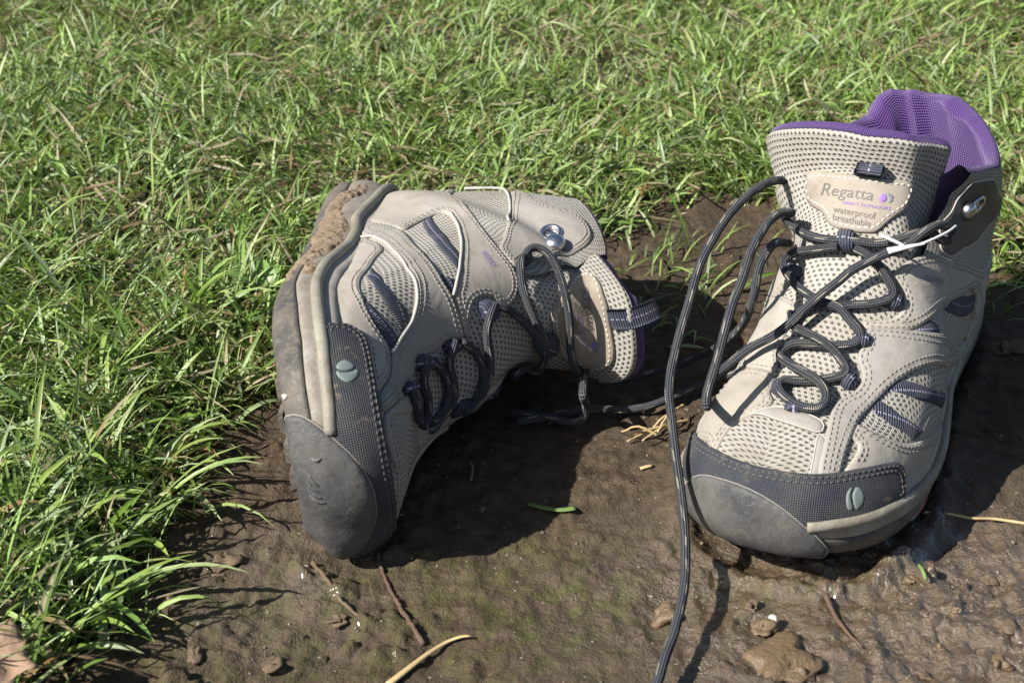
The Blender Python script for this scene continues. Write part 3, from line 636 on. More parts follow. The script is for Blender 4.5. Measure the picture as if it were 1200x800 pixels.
    bump = panel("toe_bumper", H, P(bz), 2.5, M['bumper'], root, 2.2, 1, wave=.12, edge=M['thread'])
    return rand, bump
def label_patch(B, tg, pts, mat_edge):
    return panel("label", B.tongue, pts, 1.5, M['label'], tg, 3.0, 1, stitch=(2.0,), smat=M['thread_light'], off=.5)
def hook(B, sf, px0, px1, root, sz=1.0):
    """lace hook: eyelet ring at px0, domed finger bending over towards px1"""
    a, b, _ = sf.px(px0); a2, b2, _ = sf.px(px1); a, b, a2, b2 = map(np.array, (a, b, a2, b2)); c = sf.ev(a, b, 1.8); n = sf.nrm(a, b); d = sf.ev(a2, b2, 1.8) - c
    e = tag(bpy.data.objects.new("lace_hook", None)); 
    v, f = torus(c, n, d, 4.5 * sz, 1.35 * sz); ring = mesh_obj("lace_hook", v, f, M['metal'], root)
    v, f = lathe([(0.01, .3), (1.2, .2), (2.6, -.4), (3.8, -.8)], c, n, d); mesh_obj("rivet", v * 1.0, f, M['metal'], ring)
    c2 = c + d; prof = [(0.01, 4.6 * sz), (2.0 * sz, 4.4 * sz), (3.6 * sz, 3.8 * sz), (4.6 * sz, 2.7 * sz), (5.0 * sz, 1.2 * sz), (4.6 * sz, -.4)]
    v, f = lathe(prof, c2, n, d, sx=1.05); mesh_obj("hook_finger", v, f, M['metal'], ring)
    bpy.data.objects.remove(e)

# ---------------------------------------------------------------- the standing boot
def boot_root(B, label):
    e = bpy.data.objects.new("hiking_boot", None); e.location = B.w(np.array([[130, 0, 0.]]))[0]; link(e); e.empty_display_size = .05
    return tag(e, label, "boot", "pair of worn hiking boots")
sb = boot_root(STAND, "grey-beige hiking boot standing upright on its sole, purple lining showing")
def td_stand(u, p, k):
    wmed = sstep(0, 66, -p); wu = sstep(7.4, 10.5, u); lat = sstep(20, 46, p) * sstep(6.5, 9, u)
    return (3.0 * wmed * wu - 4 * lat + k * tab(p, [(-73,-4),(0,2),(50,-2)]), -24 * wmed * wu - 8 * lat + k * tab(p, [(-73,-8),(0,-3),(50,5)]), k * tab(p, [(-73,24),(-40,20),(0,16),(30,17),(50,20)]))
rand_s, _b = boot_core(STAND, sb,
    [(0,0),(3.55,0),(3.8,9),(4.5,19),(5,19),(6.5,28),(8.6,41),(11,44),(13,49),(15,58)], [(0,0),(3.55,0),(3.8,9),(4.5,15),(5,20),(6,30),(7,40),(8,50),(10,60),(13,68),(15,72)],
    [(-180,15),(-162,15),(-150,14.7),(-135,14.1),(-110,13.9),(-90,13.8),(-70,13.6),(0,13),(44,12.2),(55,12.9),(75,13.25),(95,13.3),(112,13.9),(130,14.7),(150,15),(180,15)],
    [(3.1,20),(3.5,22),(4.5,34),(5,34),(6.5,42),(8.6,52),(11,54),(13,54),(15,53)], [(3.1,20),(3.5,22),(4.5,30),(5,35),(6,45),(7,55),(8.5,64),(11,70),(15,73)], td_stand, True)
R, T = STAND.ring, STAND.tongue; tg_s = [c for c in sb.children if c.name.startswith("tongue")][0]
def keep_not(*boxes):
    def f(P):
        g = np.ones(len(P), bool)
        for x0, y0, x1, y1 in boxes: g &= ~((P[:, 0] > x0) & (P[:, 0] < x1) & (P[:, 1] > y0) & (P[:, 1] < y1))
        return g
    return f
panel("heel_counter", R, [('p',8.6,128),('p',9.4,118),('p',10.6,118),('p',11.6,126),('p',12.2,150),('p',12.6,180),('p',12.2,210),('p',11.6,234),('p',10.6,242),('p',9.4,242),('p',8.6,232),('p',8.9,200),('p',9,180),('p',8.9,160)], 1.0, M['leather'], sb, 4.0, 1, off=-.2)
panel("ankle_panel", R, [(1060,308),(1090,296),(1114,305),(1135,308),(1157,309),('p',11.0,112),('p',10.2,126),('p',9.2,130),('p',8.3,122),('p',7.6,118),('p',7.1,112),(1120,455),(1127,436),(1133,396),(1137,382),(1140,370),(1143,346),(1141,338),(1134,338),(1115,350),(1094,368),(1070,388),(1050,389),(1028,388),(1011,386),(1012,376),(1032,376),(1045,374),(1054,368),(1060,357),(1058,344),(1052,332),(1045,322)], 1.3, M['leather'], sb, 2.6, 1, stitch=(1.5, 3.6), wave=.12)
panel("quarter_panel", R, [(1003,496),(1015,503),(1033,513),(1050,519),(1067,520),(1080,515),(1094,508),(1101,497),(1104,480),(1109,466),(1118,448),(1125,432),(1131,430),('p',7.2,112),('p',6.2,112),('p',5.2,110),('p',4.4,108),('p',3.6,106),(1070,575),(1046,594),(1038,575),(1034,556),(1010,562),(985,570),(975,566),(984,556),(993,546),(1003,532),(1006,524),(1002,517),(994,514),(998,505)], 1.2, M['leather'], sb, 2.6, 1, stitch=(1.5, 3.4), wave=.12, keep=keep_not((960,540,1200,700)))
band_s = panel("side_band", R, [(1012,386),(1040,386),(1070,389),(1106,391),(1133,395),(1135,410),(1128,427),(1112,424),(1097,426),(1075,432),(1054,444),(1036,459),(1020,477),(1007,490),(997,512),(988,536),(980,566),(958,568),(958,548),(964,524),(969,502),(972,488),(978,474),(990,466),(1002,460),(1009,448),(1010,436),(1004,424),(1006,412),(1016,402)], 1.4, M['leather_dark'], sb, 2.6, 1, stitch=(1.5, 3.6), off=.7, wave=.12)
panel("ankle_window_edge", R, [(1136,338),(1143,340),(1145,349),(1141,372),(1136,390),(1132,397),(1130,394),(1136,380),(1139,366),(1141,348),(1140,342)], 1.0, M['leather'], band_s, 2.0, 1, off=1.2)
panel("hook_panel", R, [(1099,268),(1108,254),(1117,240),(1127,226),(1135,216),(1143,211),(1162,209),(1166,215),(1168,227),(1173,232),(1175,236),(1168,252),(1150,272),(1132,287),(1114,302),(1105,297),(1100,290),(1102,281)], 1.2, M['leather_hook'], sb, 2.6, 1, edge=M['cream'])
panel("medial_toe_panel", R, [(830,482),(838,470),(850,455),(862,443),(875,433),(889,432),(902,436),(912,446),(906,454),(902,462),(908,470),(900,479),(893,484),(884,487),(872,490),(859,499),(849,512),(843,524),(840,534),(833,530),(829,514),('p',2.9,-92),('p',3.4,-96),('p',4,-98)], 1.3, M['leather'], sb, 2.6, 1, stitch=(1.6, 3.6), wave=.25)
panel("vamp_yoke", R, [(878,487),(890,486),(913,494),(940,503),(962,510),(966,497),(950,488),(930,482),(912,478),(898,480)], 1.2, M['leather_dark'], sb, 2.2, 1, off=.5, edge=M['cream'])
panel("medial_panel", R, [(905,341),(925,352),(943,361),(939,368),(928,369),(925,384),(918,398),(910,412),(914,432),(905,437),(888,433),(876,433),(870,425),(882,400),('p',5.4,-92),('p',5.9,-94),('p',6.4,-92),(896,358)], 1.3, M['leather'], sb, 2.6, 1, stitch=(1.6,), wave=.25)
panel("medial_ankle_panel", R, [('p',6.15,-31),('p',6.0,-45),('p',6.1,-60),('p',6.25,-78),('p',6.4,-94),('p',7.4,-104),('p',8.6,-108),('p',9.8,-104),('p',10.3,-92),('p',10.0,-78),('p',9.3,-66),('p',8.4,-56),('p',7.6,-49),('p',6.9,-42)], 1.4, M['leather'], sb, 2.6, 1, stitch=(1.6,), wave=.15)
panel("toe_overlay", R, [(958,508),(966,512),(972,522),(970,540),(964,556),(958,574),(944,573),(950,552),(954,530)], 1.0, M['leather_dark'], sb, 2.2, 1, edge=M['cream'])
for q in ([(1040,457),(1054,445),(1081,452),(1108,460),(1103,478),(1072,467)], [(1019,480),(1028,468),(1055,487),(1081,507),(1070,516),(1044,498)], [(1106,363),(1124,344),(1143,344),(1140,363)], [(1070,388),(1088,374),(1101,385),(1099,391),(1080,391)]):
    panel("webbing_strap", R, q, .8, M['web'], sb, 2.0, 0, uvdir=(0, len(q) // 2) if len(q) > 4 else (0, 3))
def loop_tab(sf, q, parent, th=2.4, uvd=(0, 1)): return panel("lace_loop", sf, q, 3.9, M['web'], parent, 1.6, 1, uvdir=uvd, puff=2.2, off=.3)
for q in ([(1028,355),(1041,339),(1058,351),(1050,368)], [(996,402),(1003,390),(1023,396),(1014,414)], [(980,448),(986,434),(1007,447),(995,461)], [(926,311),(939,311),(939,328),(929,328)], [(925,369),(938,367),(937,384),(927,389)], [(910,420),(922,416),(922,431),(913,432)], [(901,459),(913,451),(928,450),(916,468)], [(920,477),(943,477),(941,488),(919,485)]):
    loop_tab(R, q, sb, uvd=(1, 2))
# tongue: label, lace keeper and pull loop
lab = label_patch(STAND, tg_s, [(945,214),(947,205),(953,200),(971,201),(1004,207),(1040,212),(1052,211),(1064,212),(1069,219),(1066,230),(1060,246),(1049,254),(1040,261),(1030,271),(1022,274),(1001,273),(986,270),(974,265),(969,259),(968,253),(960,246),(950,240),(946,230)], None)
text_on("print", T, "Regatta", (964,229), (19.4,2.9), (2.6,-21.5), M['ink'], lab, off=2.25, shear=.18)
text_on("print", T, "GREAT OUTDOORS", (989,241.5), (5.9,.8), (.5,-4.8), M['ink_purple'], lab, off=2.25)
text_on("print", T, "waterproof", (979,251), (10.1,1.7), (.8,-11), M['ink'], lab, off=2.25)
text_on("print", T, "breathable", (978,260), (10.0,1.8), (.8,-11), M['ink'], lab, off=2.25)
panel("emblem", T, oval((1034.5,234), 4.6, 5.8, 20), .2, M['ink_purple'], lab, 1.2, 0, off=1.95)
panel("emblem", T, [(1037,226),(1044,228),(1047,233),(1045,239),(1038,241),(1040.5,234)], .2, M['ink_grey'], lab, 1.2, 1, off=1.95)
panel("lace_keeper", T, [(986,272),(1008,274),(1005,301),(985,297)], 7.0, M['web'], tg_s, 1.8, 1, uvdir=(0, 1), puff=2.4, off=.8)
def strap_loop(P, w, name, parent, wv):
    """webbing bent into a loop along the points P; wv = width direction"""
    P = resample_len(catmull(P, 60), .001); wv = wv / np.linalg.norm(wv); T_ = np.gradient(P, axis=0); T_ /= np.linalg.norm(T_, axis=1)[:, None]
    N = np.cross(T_, wv); N /= np.linalg.norm(N, axis=1)[:, None]; x = np.linspace(-.5, .5, 7) * w
    G = P[:, None] + wv[None, None] * x[None, :, None] + N[:, None] * .0005; Nn = np.repeat(N[:, None], 7, 1)
    d = np.arange(len(P)) * 1.0; uv = np.stack([np.repeat(d[:, None], 7, 1), np.repeat(x[None] * 1000, len(P), 0)], -1)
    return thick_sheet(name, G, Nn, .0011, .0003, M['web'], parent, uv)
def tp(p, off):
    a, b, _ = T.px(p); return T.ev(np.array(a), np.array(b), off)
wv = tp((1034,206), 2) - tp((1005,202), 2)
strap_loop(np.array([tp((1018,208), 2.2), tp((1019,203), 4.0), tp((1021,197), 7.5), tp((1023,191), 8.5), tp((1023,188), 5.0), tp((1022,192), 1.5), tp((1020,201), .8)]), .0120, "pull_loop", tg_s, wv)
# print on the side and the emblem on the rand
text_on("print", R, "ISOTEX", (1080,329), (7.0,1.5), (1.0,-9.5), M['ink_grey'], sb, off=1.75)
HS = STAND.hull
panel("emblem", HS, [(989,580),(992,573),(998,570),(994,578),(995,586),(998,595),(993,598),(989,592)], .3, M['logo'], rand_s, 1.2, 1, off=1.7)
panel("emblem", HS, [(1000,570),(1006,572),(1010,579),(1009,588),(1004,595),(1000,597),(997,588),(996,579)], .3, M['logo'], rand_s, 1.2, 1, off=1.7)
hook(STAND, R, (1142,238), (1129,246), sb, .9)
# lace: one cord zigzagging up the loops, then bow loops and free ends falling to the ground
e = 4.0
lace(STAND, sb, [(932,384,e),(939,371,e),(954,363,e),(968,360,e),(985,365,e+1),(993,376,e+1),(1002,388,e+1),(1008,398,e),(1002,407,e),(990,409,e),(975,410,e),(954,408,e),(933,408,e),(921,415,e),(917,424,e+1),(925,434,e+2),(940,448,e+4),(955,459,e+4),(965,468,e+2),(966,478,e),(955,486,e),(932,481,e),(917,471,e+1),(913,460,e+1),(923,453,e),(940,451,e-1.5),(955,450,e-1.5),(979,448,e),(992,443,e+1),(987,432,e+2),(975,418,e+4),(960,407,e+4.5),(944,397,e+3),(934,388,e+1)])
lace(STAND, sb, [(1004,296,6),(1016,303,e+2),(1028,317,e+2),(1037,331,e+1),(1044,345,e+1),(1042,354,e+1),(1028,358,e),(1014,361,e),(1000,361,e),(984,362,e-1),(966,358,e),(951,350,e),(937,338,e),(930,323,e+1),(928,312,e+1),(934,302,e),(945,298,e),(965,295,e),(986,294,6)])
lace(STAND, sb, [('z',745,850,0.0040),('z',768,806,0.0103),('z',779,770,0.0132),('z',791,737,0.0141),('z',802,685,0.0150),('z',803,632,0.0188),('z',799,585,0.0282),('z',791,527,0.0404),('z',786,480,0.0526),('z',784,455,0.0602),('z',788,427,0.0677),('z',797,390,0.0790),('z',809,349,0.0921),('z',820,311,0.1034),('z',839,274,0.1137),('z',861,244,0.1194),('z',887,221,0.1222),('z',908,212,0.1203),('z',925,212,0.1128)])
lace(STAND, sb, [(1100,279,e),(1104,274,e+2),(1095,268,e+3),(1080,270,e+6),(1064,282,e+9),(1049,299,e+9),(1032,308,e+8),(1002,328,e+8),(990,340,e+7.5),(967,359,e+7),(948,378,e+6),(930,395,e+5),(911,408,e+4),(892,419,e+4),(870,435,e+3),(850,452,e+3),(838,464,e+2),('z',829,476,0.0658),('z',827,470,0.0696),('z',831,452,0.0752),('z',841,420,0.0846),('z',857,360,0.1015),('z',869,330,0.1090),('z',880,296,0.1147),('z',899,262,0.1184),('z',916,249,0.1184),('z',928,249,0.1166),(935,254,e+3),(939,267,e+1),(950,279,e),(968,284,e),(986,286,5),(1000,287,6.5),(1012,288,5),(1028,290,e+1),(1044,288,e+3),(1060,281,e+4),(1076,277,e+4),(1092,284,e+1),(1102,283,e)])
lace(STAND, sb, [(921,281,e),('z',908,285,0.1109),('z',897,298,0.1053),('z',889,314,0.0996),('z',885,340,0.0884),('z',878,365,0.0733),('z',866,386,0.0517),('z',845,404,0.0282),('z',820,417,0.0113),('z',795,427,0.0040),('z',765,436,0.0040),('z',735,443,0.0040),('z',700,447,0.0050)])
lace(STAND, sb, [('z',880,430,0.0150),('z',862,437,0.0113),('z',845,443,0.0060),('z',815,454,0.0040),('z',782,468,0.0040),('z',760,476,0.0040),('z',738,480,0.0040),('z',712,480,0.0040),('z',690,478,0.0040),('z',668,483,0.0045),('z',640,488,0.0040),('z',606,494,0.0040)])
# plastic price-tag barb left on the lace
bz1 = lace_path(STAND, [(1100,268,9),(1085,279,13),(1068,292,15),(1058,299,15),(1050,302,15)]); v, f, u = tube(bz1, .0006, 6); tie = mesh_obj("tag_tie", v, f, M['white'], sb)
bz2 = lace_path(STAND, [(1034,307,15),(1044,304.5,15.5),(1052,301.5,15.5),(1062,297.5,15)]); v, f, u = tube(bz2, np.interp(np.linspace(0, 1, len(bz2)), [0, .15, .5, 1], [.0022, .0019, .0013, .0008]), 8, sq=.6); mesh_obj("tie_head", v, f, M['white'], tie)
bz3 = lace_path(STAND, [(1027,288,14),(1036,294,15),(1046,301,15)]); v, f, u = tube(bz3, .0007, 6); mesh_obj("tie_tail", v, f, M['white'], tie)
# scrap of mud and shiny wrapper pinned under the sole is a thing of its own (see below)
# ---------------------------------------------------------------- the boot lying on its side
lb = boot_root(LIE, "grey-beige hiking boot lying on its side with mud caked on its heel")
def td_lie(u, p, k):
    wmed = sstep(0, 66, -p); wu = sstep(7.4, 10.5, u); lat = sstep(14, 38, p) * sstep(6.5, 9, u)
    return (19.0 * wmed * wu - 1.5 * lat + 4.5 * wu * (1 - lat) + k * tab(p, [(-73,11),(0,11),(45,6)]), -9 * wmed * wu - 4.0 * lat + k * tab(p, [(-73,-5),(0,-2),(45,2)]), 14 * wmed * wu + k * tab(p, [(-73,20),(0,21),(45,20)]))
rand_l, _b = boot_core(LIE, lb,
    [(0,0),(3.55,0),(3.8,8),(5,14),(6,19),(7,27),(8,33),(9,29),(11,29),(13,31),(15,36)], [(0,0),(3.55,0),(3.8,9),(4.5,15),(5,20),(6,30),(7,40),(8,50),(10,60),(13,68),(15,72)],
    [(-180,15),(-90,15),(-70,14.8),(0,14),(34,14.2),(45,14.6),(60,14.8),(90,15),(180,15)],
    [(3.1,20),(3.5,22),(4.5,28),(5,30),(6.5,38),(8.6,46),(11,44),(13,46),(15,46)], [(3.1,20),(3.5,22),(4.5,30),(5,35),(6,45),(7,55),(8.5,64),(11,70),(15,73)], td_lie, False)
R, T = LIE.ring, LIE.tongue; tg_l = [c for c in lb.children if c.name.startswith("tongue")][0]
hc = panel("heel_counter", R, [('p',8.6,150),('p',9.2,140),('p',10.2,138),('p',11.2,142),('p',12.4,158),('p',12.8,180),('p',12.4,202),('p',11.6,225),('p',10.4,240),('p',9.4,240),('p',8.6,232),('p',8.9,205),('p',9,180),('p',8.9,162)], 1.0, M['leather'], lb, 4.0, 1, off=-.2)
panel("ankle_panel", R, [(427,262),(434,246),(448,233),(462,226),('p',10.4,142),('p',11.2,138),('p',11.8,132),(528,230),(545,239),(557,255),(567,270),(577,284),(592,304),(603,318),(607,334),(604,350),(592,362),(583,354),(571,346),(558,349),(551,359),(548,378),(551,392),(546,400),(538,378),(529,347),(534,330),(537,312),(539,297),(539,282),(536,267),(529,254),(520,249),(505,254),(490,262),(473,272),(460,268)], 1.3, M['leather'], lb, 2.6, 1, stitch=(1.5, 3.6), wave=.12, keep=keep_not((400,200,465,300)))
panel("quarter_panel", R, [(402,306),(385,320),(380,335),(382,355),(386,380),(384,392),(400,394),(420,398),(428,404),(430,425),(436,452),(441,460),(453,446),(457,434),(456,415),(455,409),(444,391),(434,373),(426,352),(422,339),(423,328),(431,317),(440,303),(452,292),(440,284),(424,282),(412,294)], 1.2, M['leather'], lb, 2.6, 1, stitch=(1.5, 3.4), wave=.12, keep=keep_not((360,270,410,500)))
panel("side_band", R, [(427,263),(445,264),(460,267),(474,274),(482,282),(497,300),(515,328),(528,347),(537,374),(543,400),(530,396),(518,401),(511,412),(497,415),(485,428),(479,444),(470,452),(464,470),(455,478),(447,484),(444,474),(442,463),(454,447),(458,434),(457,414),(461,408),(470,394),(478,382),(483,369),(487,350),(485,331),(476,316),(466,301),(454,289),(439,281),(424,280),(422,272)], 1.4, M['leather_dark'], lb, 2.6, 1, stitch=(1.5, 3.6), off=.5, wave=.12)
panel("hook_panel", R, [(602,224),(615,227),(630,236),(649,246),(664,247),(678,253),(688,263),(694,275),(693,283),(684,292),(667,301),(648,308),(637,308),(622,302),(610,306),(603,316),(592,303),(583,292),(590,280),(598,262),(601,243)], 1.2, M['leather_dark'], lb, 2.6, 1, stitch=(1.6, 3.2), smat=M['thread'], wave=.1)
panel("toe_side_panel", R, [(447,486),(456,479),(468,468),(478,460),(486,462),(484,480),(476,486),(468,484),(455,488),(457,510),(466,545),(463,552),(455,530),(449,508)], 1.2, M['leather_dark'], lb, 2.4, 1)
panel("medial_eyestay", R, [('p',3.7,-10),('p',4.5,-17),('p',5,-21),('p',6,-31),('p',7,-41),('p',7.8,-48),('p',8.0,-58),('p',7.0,-56),('p',6,-48),('p',5,-40),('p',4.3,-36),('p',3.7,-30)], 1.3, M['leather'], lb, 2.6, 1, stitch=(1.6,))
panel("medial_ankle_panel", R, [('p',6.0,-50),('p',6.1,-62),('p',6.25,-78),('p',6.4,-94),('p',7.4,-104),('p',8.6,-108),('p',9.8,-104),('p',10.3,-92),('p',10.0,-78),('p',9.3,-66),('p',8.4,-58),('p',7.6,-55)], 1.2, M['leather'], lb, 3, 1)
panel("medial_toe_panel", R, [('p',2.4,-50),('p',3.0,-42),('p',3.7,-38),('p',4.5,-42),('p',5.4,-50),('p',5.8,-64),('p',5.6,-84),('p',4.6,-98),('p',3.4,-98),('p',2.5,-90),('p',2.2,-70)], 1.2, M['leather'], lb, 3, 1)
for pts, rr in (([(424,281),(439,281),(454,289),(466,301),(475,316),(485,331),(487,350),(483,369),(476,384),(461,408),(456,414)], .0008), ([(529,253),(536,266),(540,282),(540,297),(538,312),(534,330),(529,347)], .0008), ([(545,223),(563,221),(585,223),(596,232),(598,250),(596,262)], .0008)):
    W = line_on(R, pts, 1.6); v, f, u = tube(W, rr, 6); mesh_obj("seam_piping", v, f, M['cream'], lb)
for q in ([(431,325),(435,314),(450,332),(465,352),(480,371),(478,382),(470,389),(452,360)], [(425,347),(429,353),(447,373),(467,397),(456,410),(445,392),(433,372)], [(495,262),(505,253),(521,275),(539,299),(537,318),(515,291)], [(513,321),(524,326),(533,327),(528,347)]):
    panel("webbing_strap", R, q, .8, M['web'], lb, 2.0, 0, uvdir=(1, len(q) // 2 + 0) if len(q) > 4 else (0, 3))
for q in ([(602,312),(606,303),(620,300),(622,310),(612,316),(606,322)], [(556,355),(571,350),(583,370),(567,381)], [(515,404),(527,394),(541,405),(524,417)], [(480,418),(498,413),(504,430),(487,438)], [(469,450),(478,446),(484,458),(472,464)]):
    loop_tab(R, q, lb, uvd=(0, 1))
for q in ([('p',4.1,-16),('p',4.6,-18),('p',4.6,-30),('p',4.1,-28)], [('p',5.0,-22),('p',5.5,-27),('p',5.5,-38),('p',5.0,-34)], [('p',6.2,-34),('p',6.7,-39),('p',6.7,-50),('p',6.2,-45)]):
    panel("lace_loop", R, q, 2.4, M['web'], lb, 1.8, 1, uvdir=(0, 1), puff=1.2, off=.3)
lab2 = label_patch(LIE, tg_l, [(666,330),(672,324),(684,320),(694,322),(702,330),(708,345),(714,365),(718,392),(721,417),(718,426),(708,432),(692,433),(682,431),(677,425),(664,422),(657,416),(651,405),(646,387),(644,370),(648,361),(655,353),(659,341)], None)
text_on("print", T, "Regatta", (676,339), (4.0,15.8), (20,-3.5), M['ink'], lab2, off=2.75, shear=.0)
text_on("print", T, "GREAT OUTDOORS", (674.5,366), (1.2,4.5), (4.4,-1.0), M['ink_purple'], lab2, off=2.75)
text_on("print", T, "waterproof", (664,350), (2.0,8.6), (9.6,-1.6), M['ink'], lab2, off=2.75)
text_on("print", T, "breathable", (655,352), (2.0,8.6), (9.6,-1.6), M['ink'], lab2, off=2.75)
panel("emblem", T, oval((697,401.5), 5.2, 4.2, -12), .2, M['ink_purple'], lab2, 1.2, 0, off=2.45)
panel("emblem", T, [(703,398),(705,403),(703,408),(698,411),(693,408),(692,404.5),(698,406)], .2, M['ink_grey'], lab2, 1.2, 1, off=2.45)
panel("lace_keeper", T, [(616,393),(630,388),(648,387),(650,404),(637,408),(624,411)], 2.4, M['web'], tg_l, 1.8, 1, uvdir=(0, 3), puff=2.0, off=3.8)
def tpl(p, off):
    a, b, _ = T.px(p); return T.ev(np.array(a), np.array(b), off)
wv = tpl((721,381), 2) - tpl((716,365), 2)
d0 = tpl((720,372), 2.0); ex = (LIE.R @ np.array([0, 0, 1.])); fr = LIE.R @ np.array([1., 0, 0])
strap_loop(np.array([tpl((717,373), 1.6), d0, d0 + ex * .008 + fr * .001, d0 + ex * .016 + fr * .002 + np.array([0, .003, .001]), d0 + ex * .0225 + np.array([0, .006, .001]), d0 + ex * .021 + np.array([0, .006, -.003]), d0 + ex * .012 + np.array([0, .003, -.005]), tpl((733,370), -1.0)]), .0105, "pull_loop", tg_l, wv)
text_on("print", R, "ISOTEX", (563,299), (3.9,5.2), (5.2,-4.6), M['ink_purple'], lb, off=1.75)
HL = LIE.hull
panel("emblem", HL, [(393,433),(396,427),(403,424),(410,427),(415,432),(411,436),(404,437),(397,436)], .3, M['logo'], rand_l, 1.2, 1, off=1.7)
panel("emblem", HL, [(393,436),(399,438.5),(406,439),(412,437.5),(417,434),(419.5,440),(415,447),(407,451),(399,447),(394,441)], .3, M['logo'], rand_l, 1.2, 1, off=1.7)
hook(LIE, R, (646,276), (648.5,290), lb, 1.05)
# pale chips in the rubber of the outsole edge
for q in ([(331,463),(335,461),(338,465),(334,469)], [(334,492),(341,488),(346,497),(346,512),(338,506)], [(341,520),(347,524),(352,531),(346,529)]):
    panel("worn_chip", HL, q, .3, M['cream'], lb, 1.6, 0, off=.6 if q[0][1] < 600 else 2.4)
for q in ([(365,552),(369,560),(377,567)], [(363,558),(368,567),(378,574)], [(363,566),(369,574),(380,580)], [(366,575),(373,582),(384,585)], [(367,534),(372,537),(379,534)]):
    W = line_on(HL, q, 2.3); k_ = np.linspace(0, np.pi, len(W)); v, f, u = tube(W, .0002 + .0009 * np.sin(k_), 8, sq=.8); mesh_obj("crease", v, f, M['bumper'], _b)
e = 4.0
lace(LIE, lb, [(612,306,e),(604,314,e+2),(604,326,e+1),(607,342,e),(613,358,e),(620,371,e),(627,387,e+1),(630,398,e+2.5),(631,410,e+2),(627,425,e+1),(620,438,e),(610,450,e),('p_','x')][:12])
lace(LIE, lb, [(610,308,e+1),(618,302,e+3),(630,304,e+3),(640,313,e+3),(647,328,e+3),(652,348,e+4),(657,372,e+4),(665,398,e+4),(673,420,e+4),(679,440,e+3),('z',683,458,0.0282),('z',686,472,0.0169),('z',686,484,0.0090),('z',681,493,0.0065),('z',664,494,0.0045),('z',645,489,0.0055),('z',622,485,0.0040),('z',600,484,0.0040)])
lace(LIE, lb, [(574,358,e+1),(582,362,e+2),(592,367,e+1),(604,374,e),(615,384,e),(624,394,e+2),(634,402,e+1)])
lace(LIE, lb, [(572,358,e+1),(566,370,e+2),(564,384,e+1),(566,402,e),(569,422,e),(566,442,e),(558,458,e),(548,470,e),(536,478,e)])
e = 2.6
lace(LIE, lb, [(536,400,e+1),(546,405,e+1),(556,414,e),(563,430,e),(562,448,e),(553,466,e),(540,476,e),(526,482,e)])
lace(LIE, lb, [(528,398,e+1),(522,410,e+2),(522,425,e),(526,442,e),(528,460,e),(522,476,e),(512,486,e),(500,492,e)])
lace(LIE, lb, [(500,422,e+1),(508,430,e+1),(517,440,e),(521,458,e),(516,476,e),(506,488,e)])
lace(LIE, lb, [(492,420,e+1),(488,434,e+2),(491,450,e),(496,466,e),(496,484,e),(490,500,e)])
lace(LIE, lb, [(474,450,e+1),(476,462,e+1),(482,476,e),(486,494,e)])
# mud caked on heel and waist
def mud_cake(root, sf, pts, t, seed, parent):
    ab = sf.poly(pts); to, back = sf.chart(ab[:, 1].mean()); L = resample_len(chaikin(to(ab), 2), 1.2, True); rs = np.random.RandomState(seed)
    L = L + rs.randn(*L.shape) * .55
    lo, hi = L.min(0), L.max(0); gx, gy = np.meshgrid(np.arange(lo[0], hi[0], .8), np.arange(lo[1], hi[1], .8), indexing='ij'); Gp = np.stack([gx.ravel(), gy.ravel()], 1); Gp = Gp + rs.rand(*Gp.shape) * .3
    Gp = Gp[in_poly(Gp, L)]; Gp = Gp[dist_loop(Gp, L) > .5]; n = len(L); r = delaunay_2d_cdt([Vector(p) for p in np.vstack([L, Gp]).tolist()], [(k, (k + 1) % n) for k in range(n)], [], 1, 1e-4)
    P = np.array([[v.x, v.y] for v in r[0]]); F = [list(f) for f in r[2]]; d = dist_loop(P, L); A = back(P)
    h = np.zeros(len(P))
    for k in range(26):
        fr_ = rs.uniform(.15, 1.9); th = rs.uniform(0, 6.28); h += np.sin(P @ np.array([math.cos(th), math.sin(th)]) * fr_ + rs.uniform(0, 6.28)) / (.5 + fr_)
    h = h / 6; o = np.minimum(d / 1.6, 1) ** .7 * t * np.clip(.60 + .60 * h + .10 * rs.randn(len(P)), .22, 2.0) - .12
    V = sf.ev(A[:, 0], A[:, 1], o); nf = np.cross(V[F[0][1]] - V[F[0][0]], V[F[0][2]] - V[F[0][0]])
    if nf @ sf.nrm(A[F[0][0], 0], A[F[0][0], 1]) < 0: F = [f[::-1] for f in F]
    return mesh_obj("mud_cake", V, F, M['dirt'], parent)
mud_cake(lb, HL, [(376,262),(380,250),(388,238),(398,228),(410,221),(424,216),(434,220),(428,228),(414,230),(404,238),(400,250),(408,260),(402,272),(404,284),(392,296),(376,302),(362,308),(350,312),(344,322),(338,334),(334,330),(340,316),(352,304),(362,296),(366,280)], 1.5, 1, lb)
for q, t_, sd_ in (([(392,244),(398,234),(408,226),(420,224),(424,230),(412,234),(404,242),(396,252),(390,254)], 2.6, 2), ([(372,290),(382,284),(394,282),(400,287),(392,294),(380,297),(368,300),(360,303)], 2.6, 3), ([(352,318),(362,310),(372,310),(376,316),(366,322),(356,326)], 2.0, 4), ([(392,262),(402,256),(410,262),(404,272),(394,270)], 2.0, 5)):
    mud_cake(lb, HL, q, t_, sd_, lb)
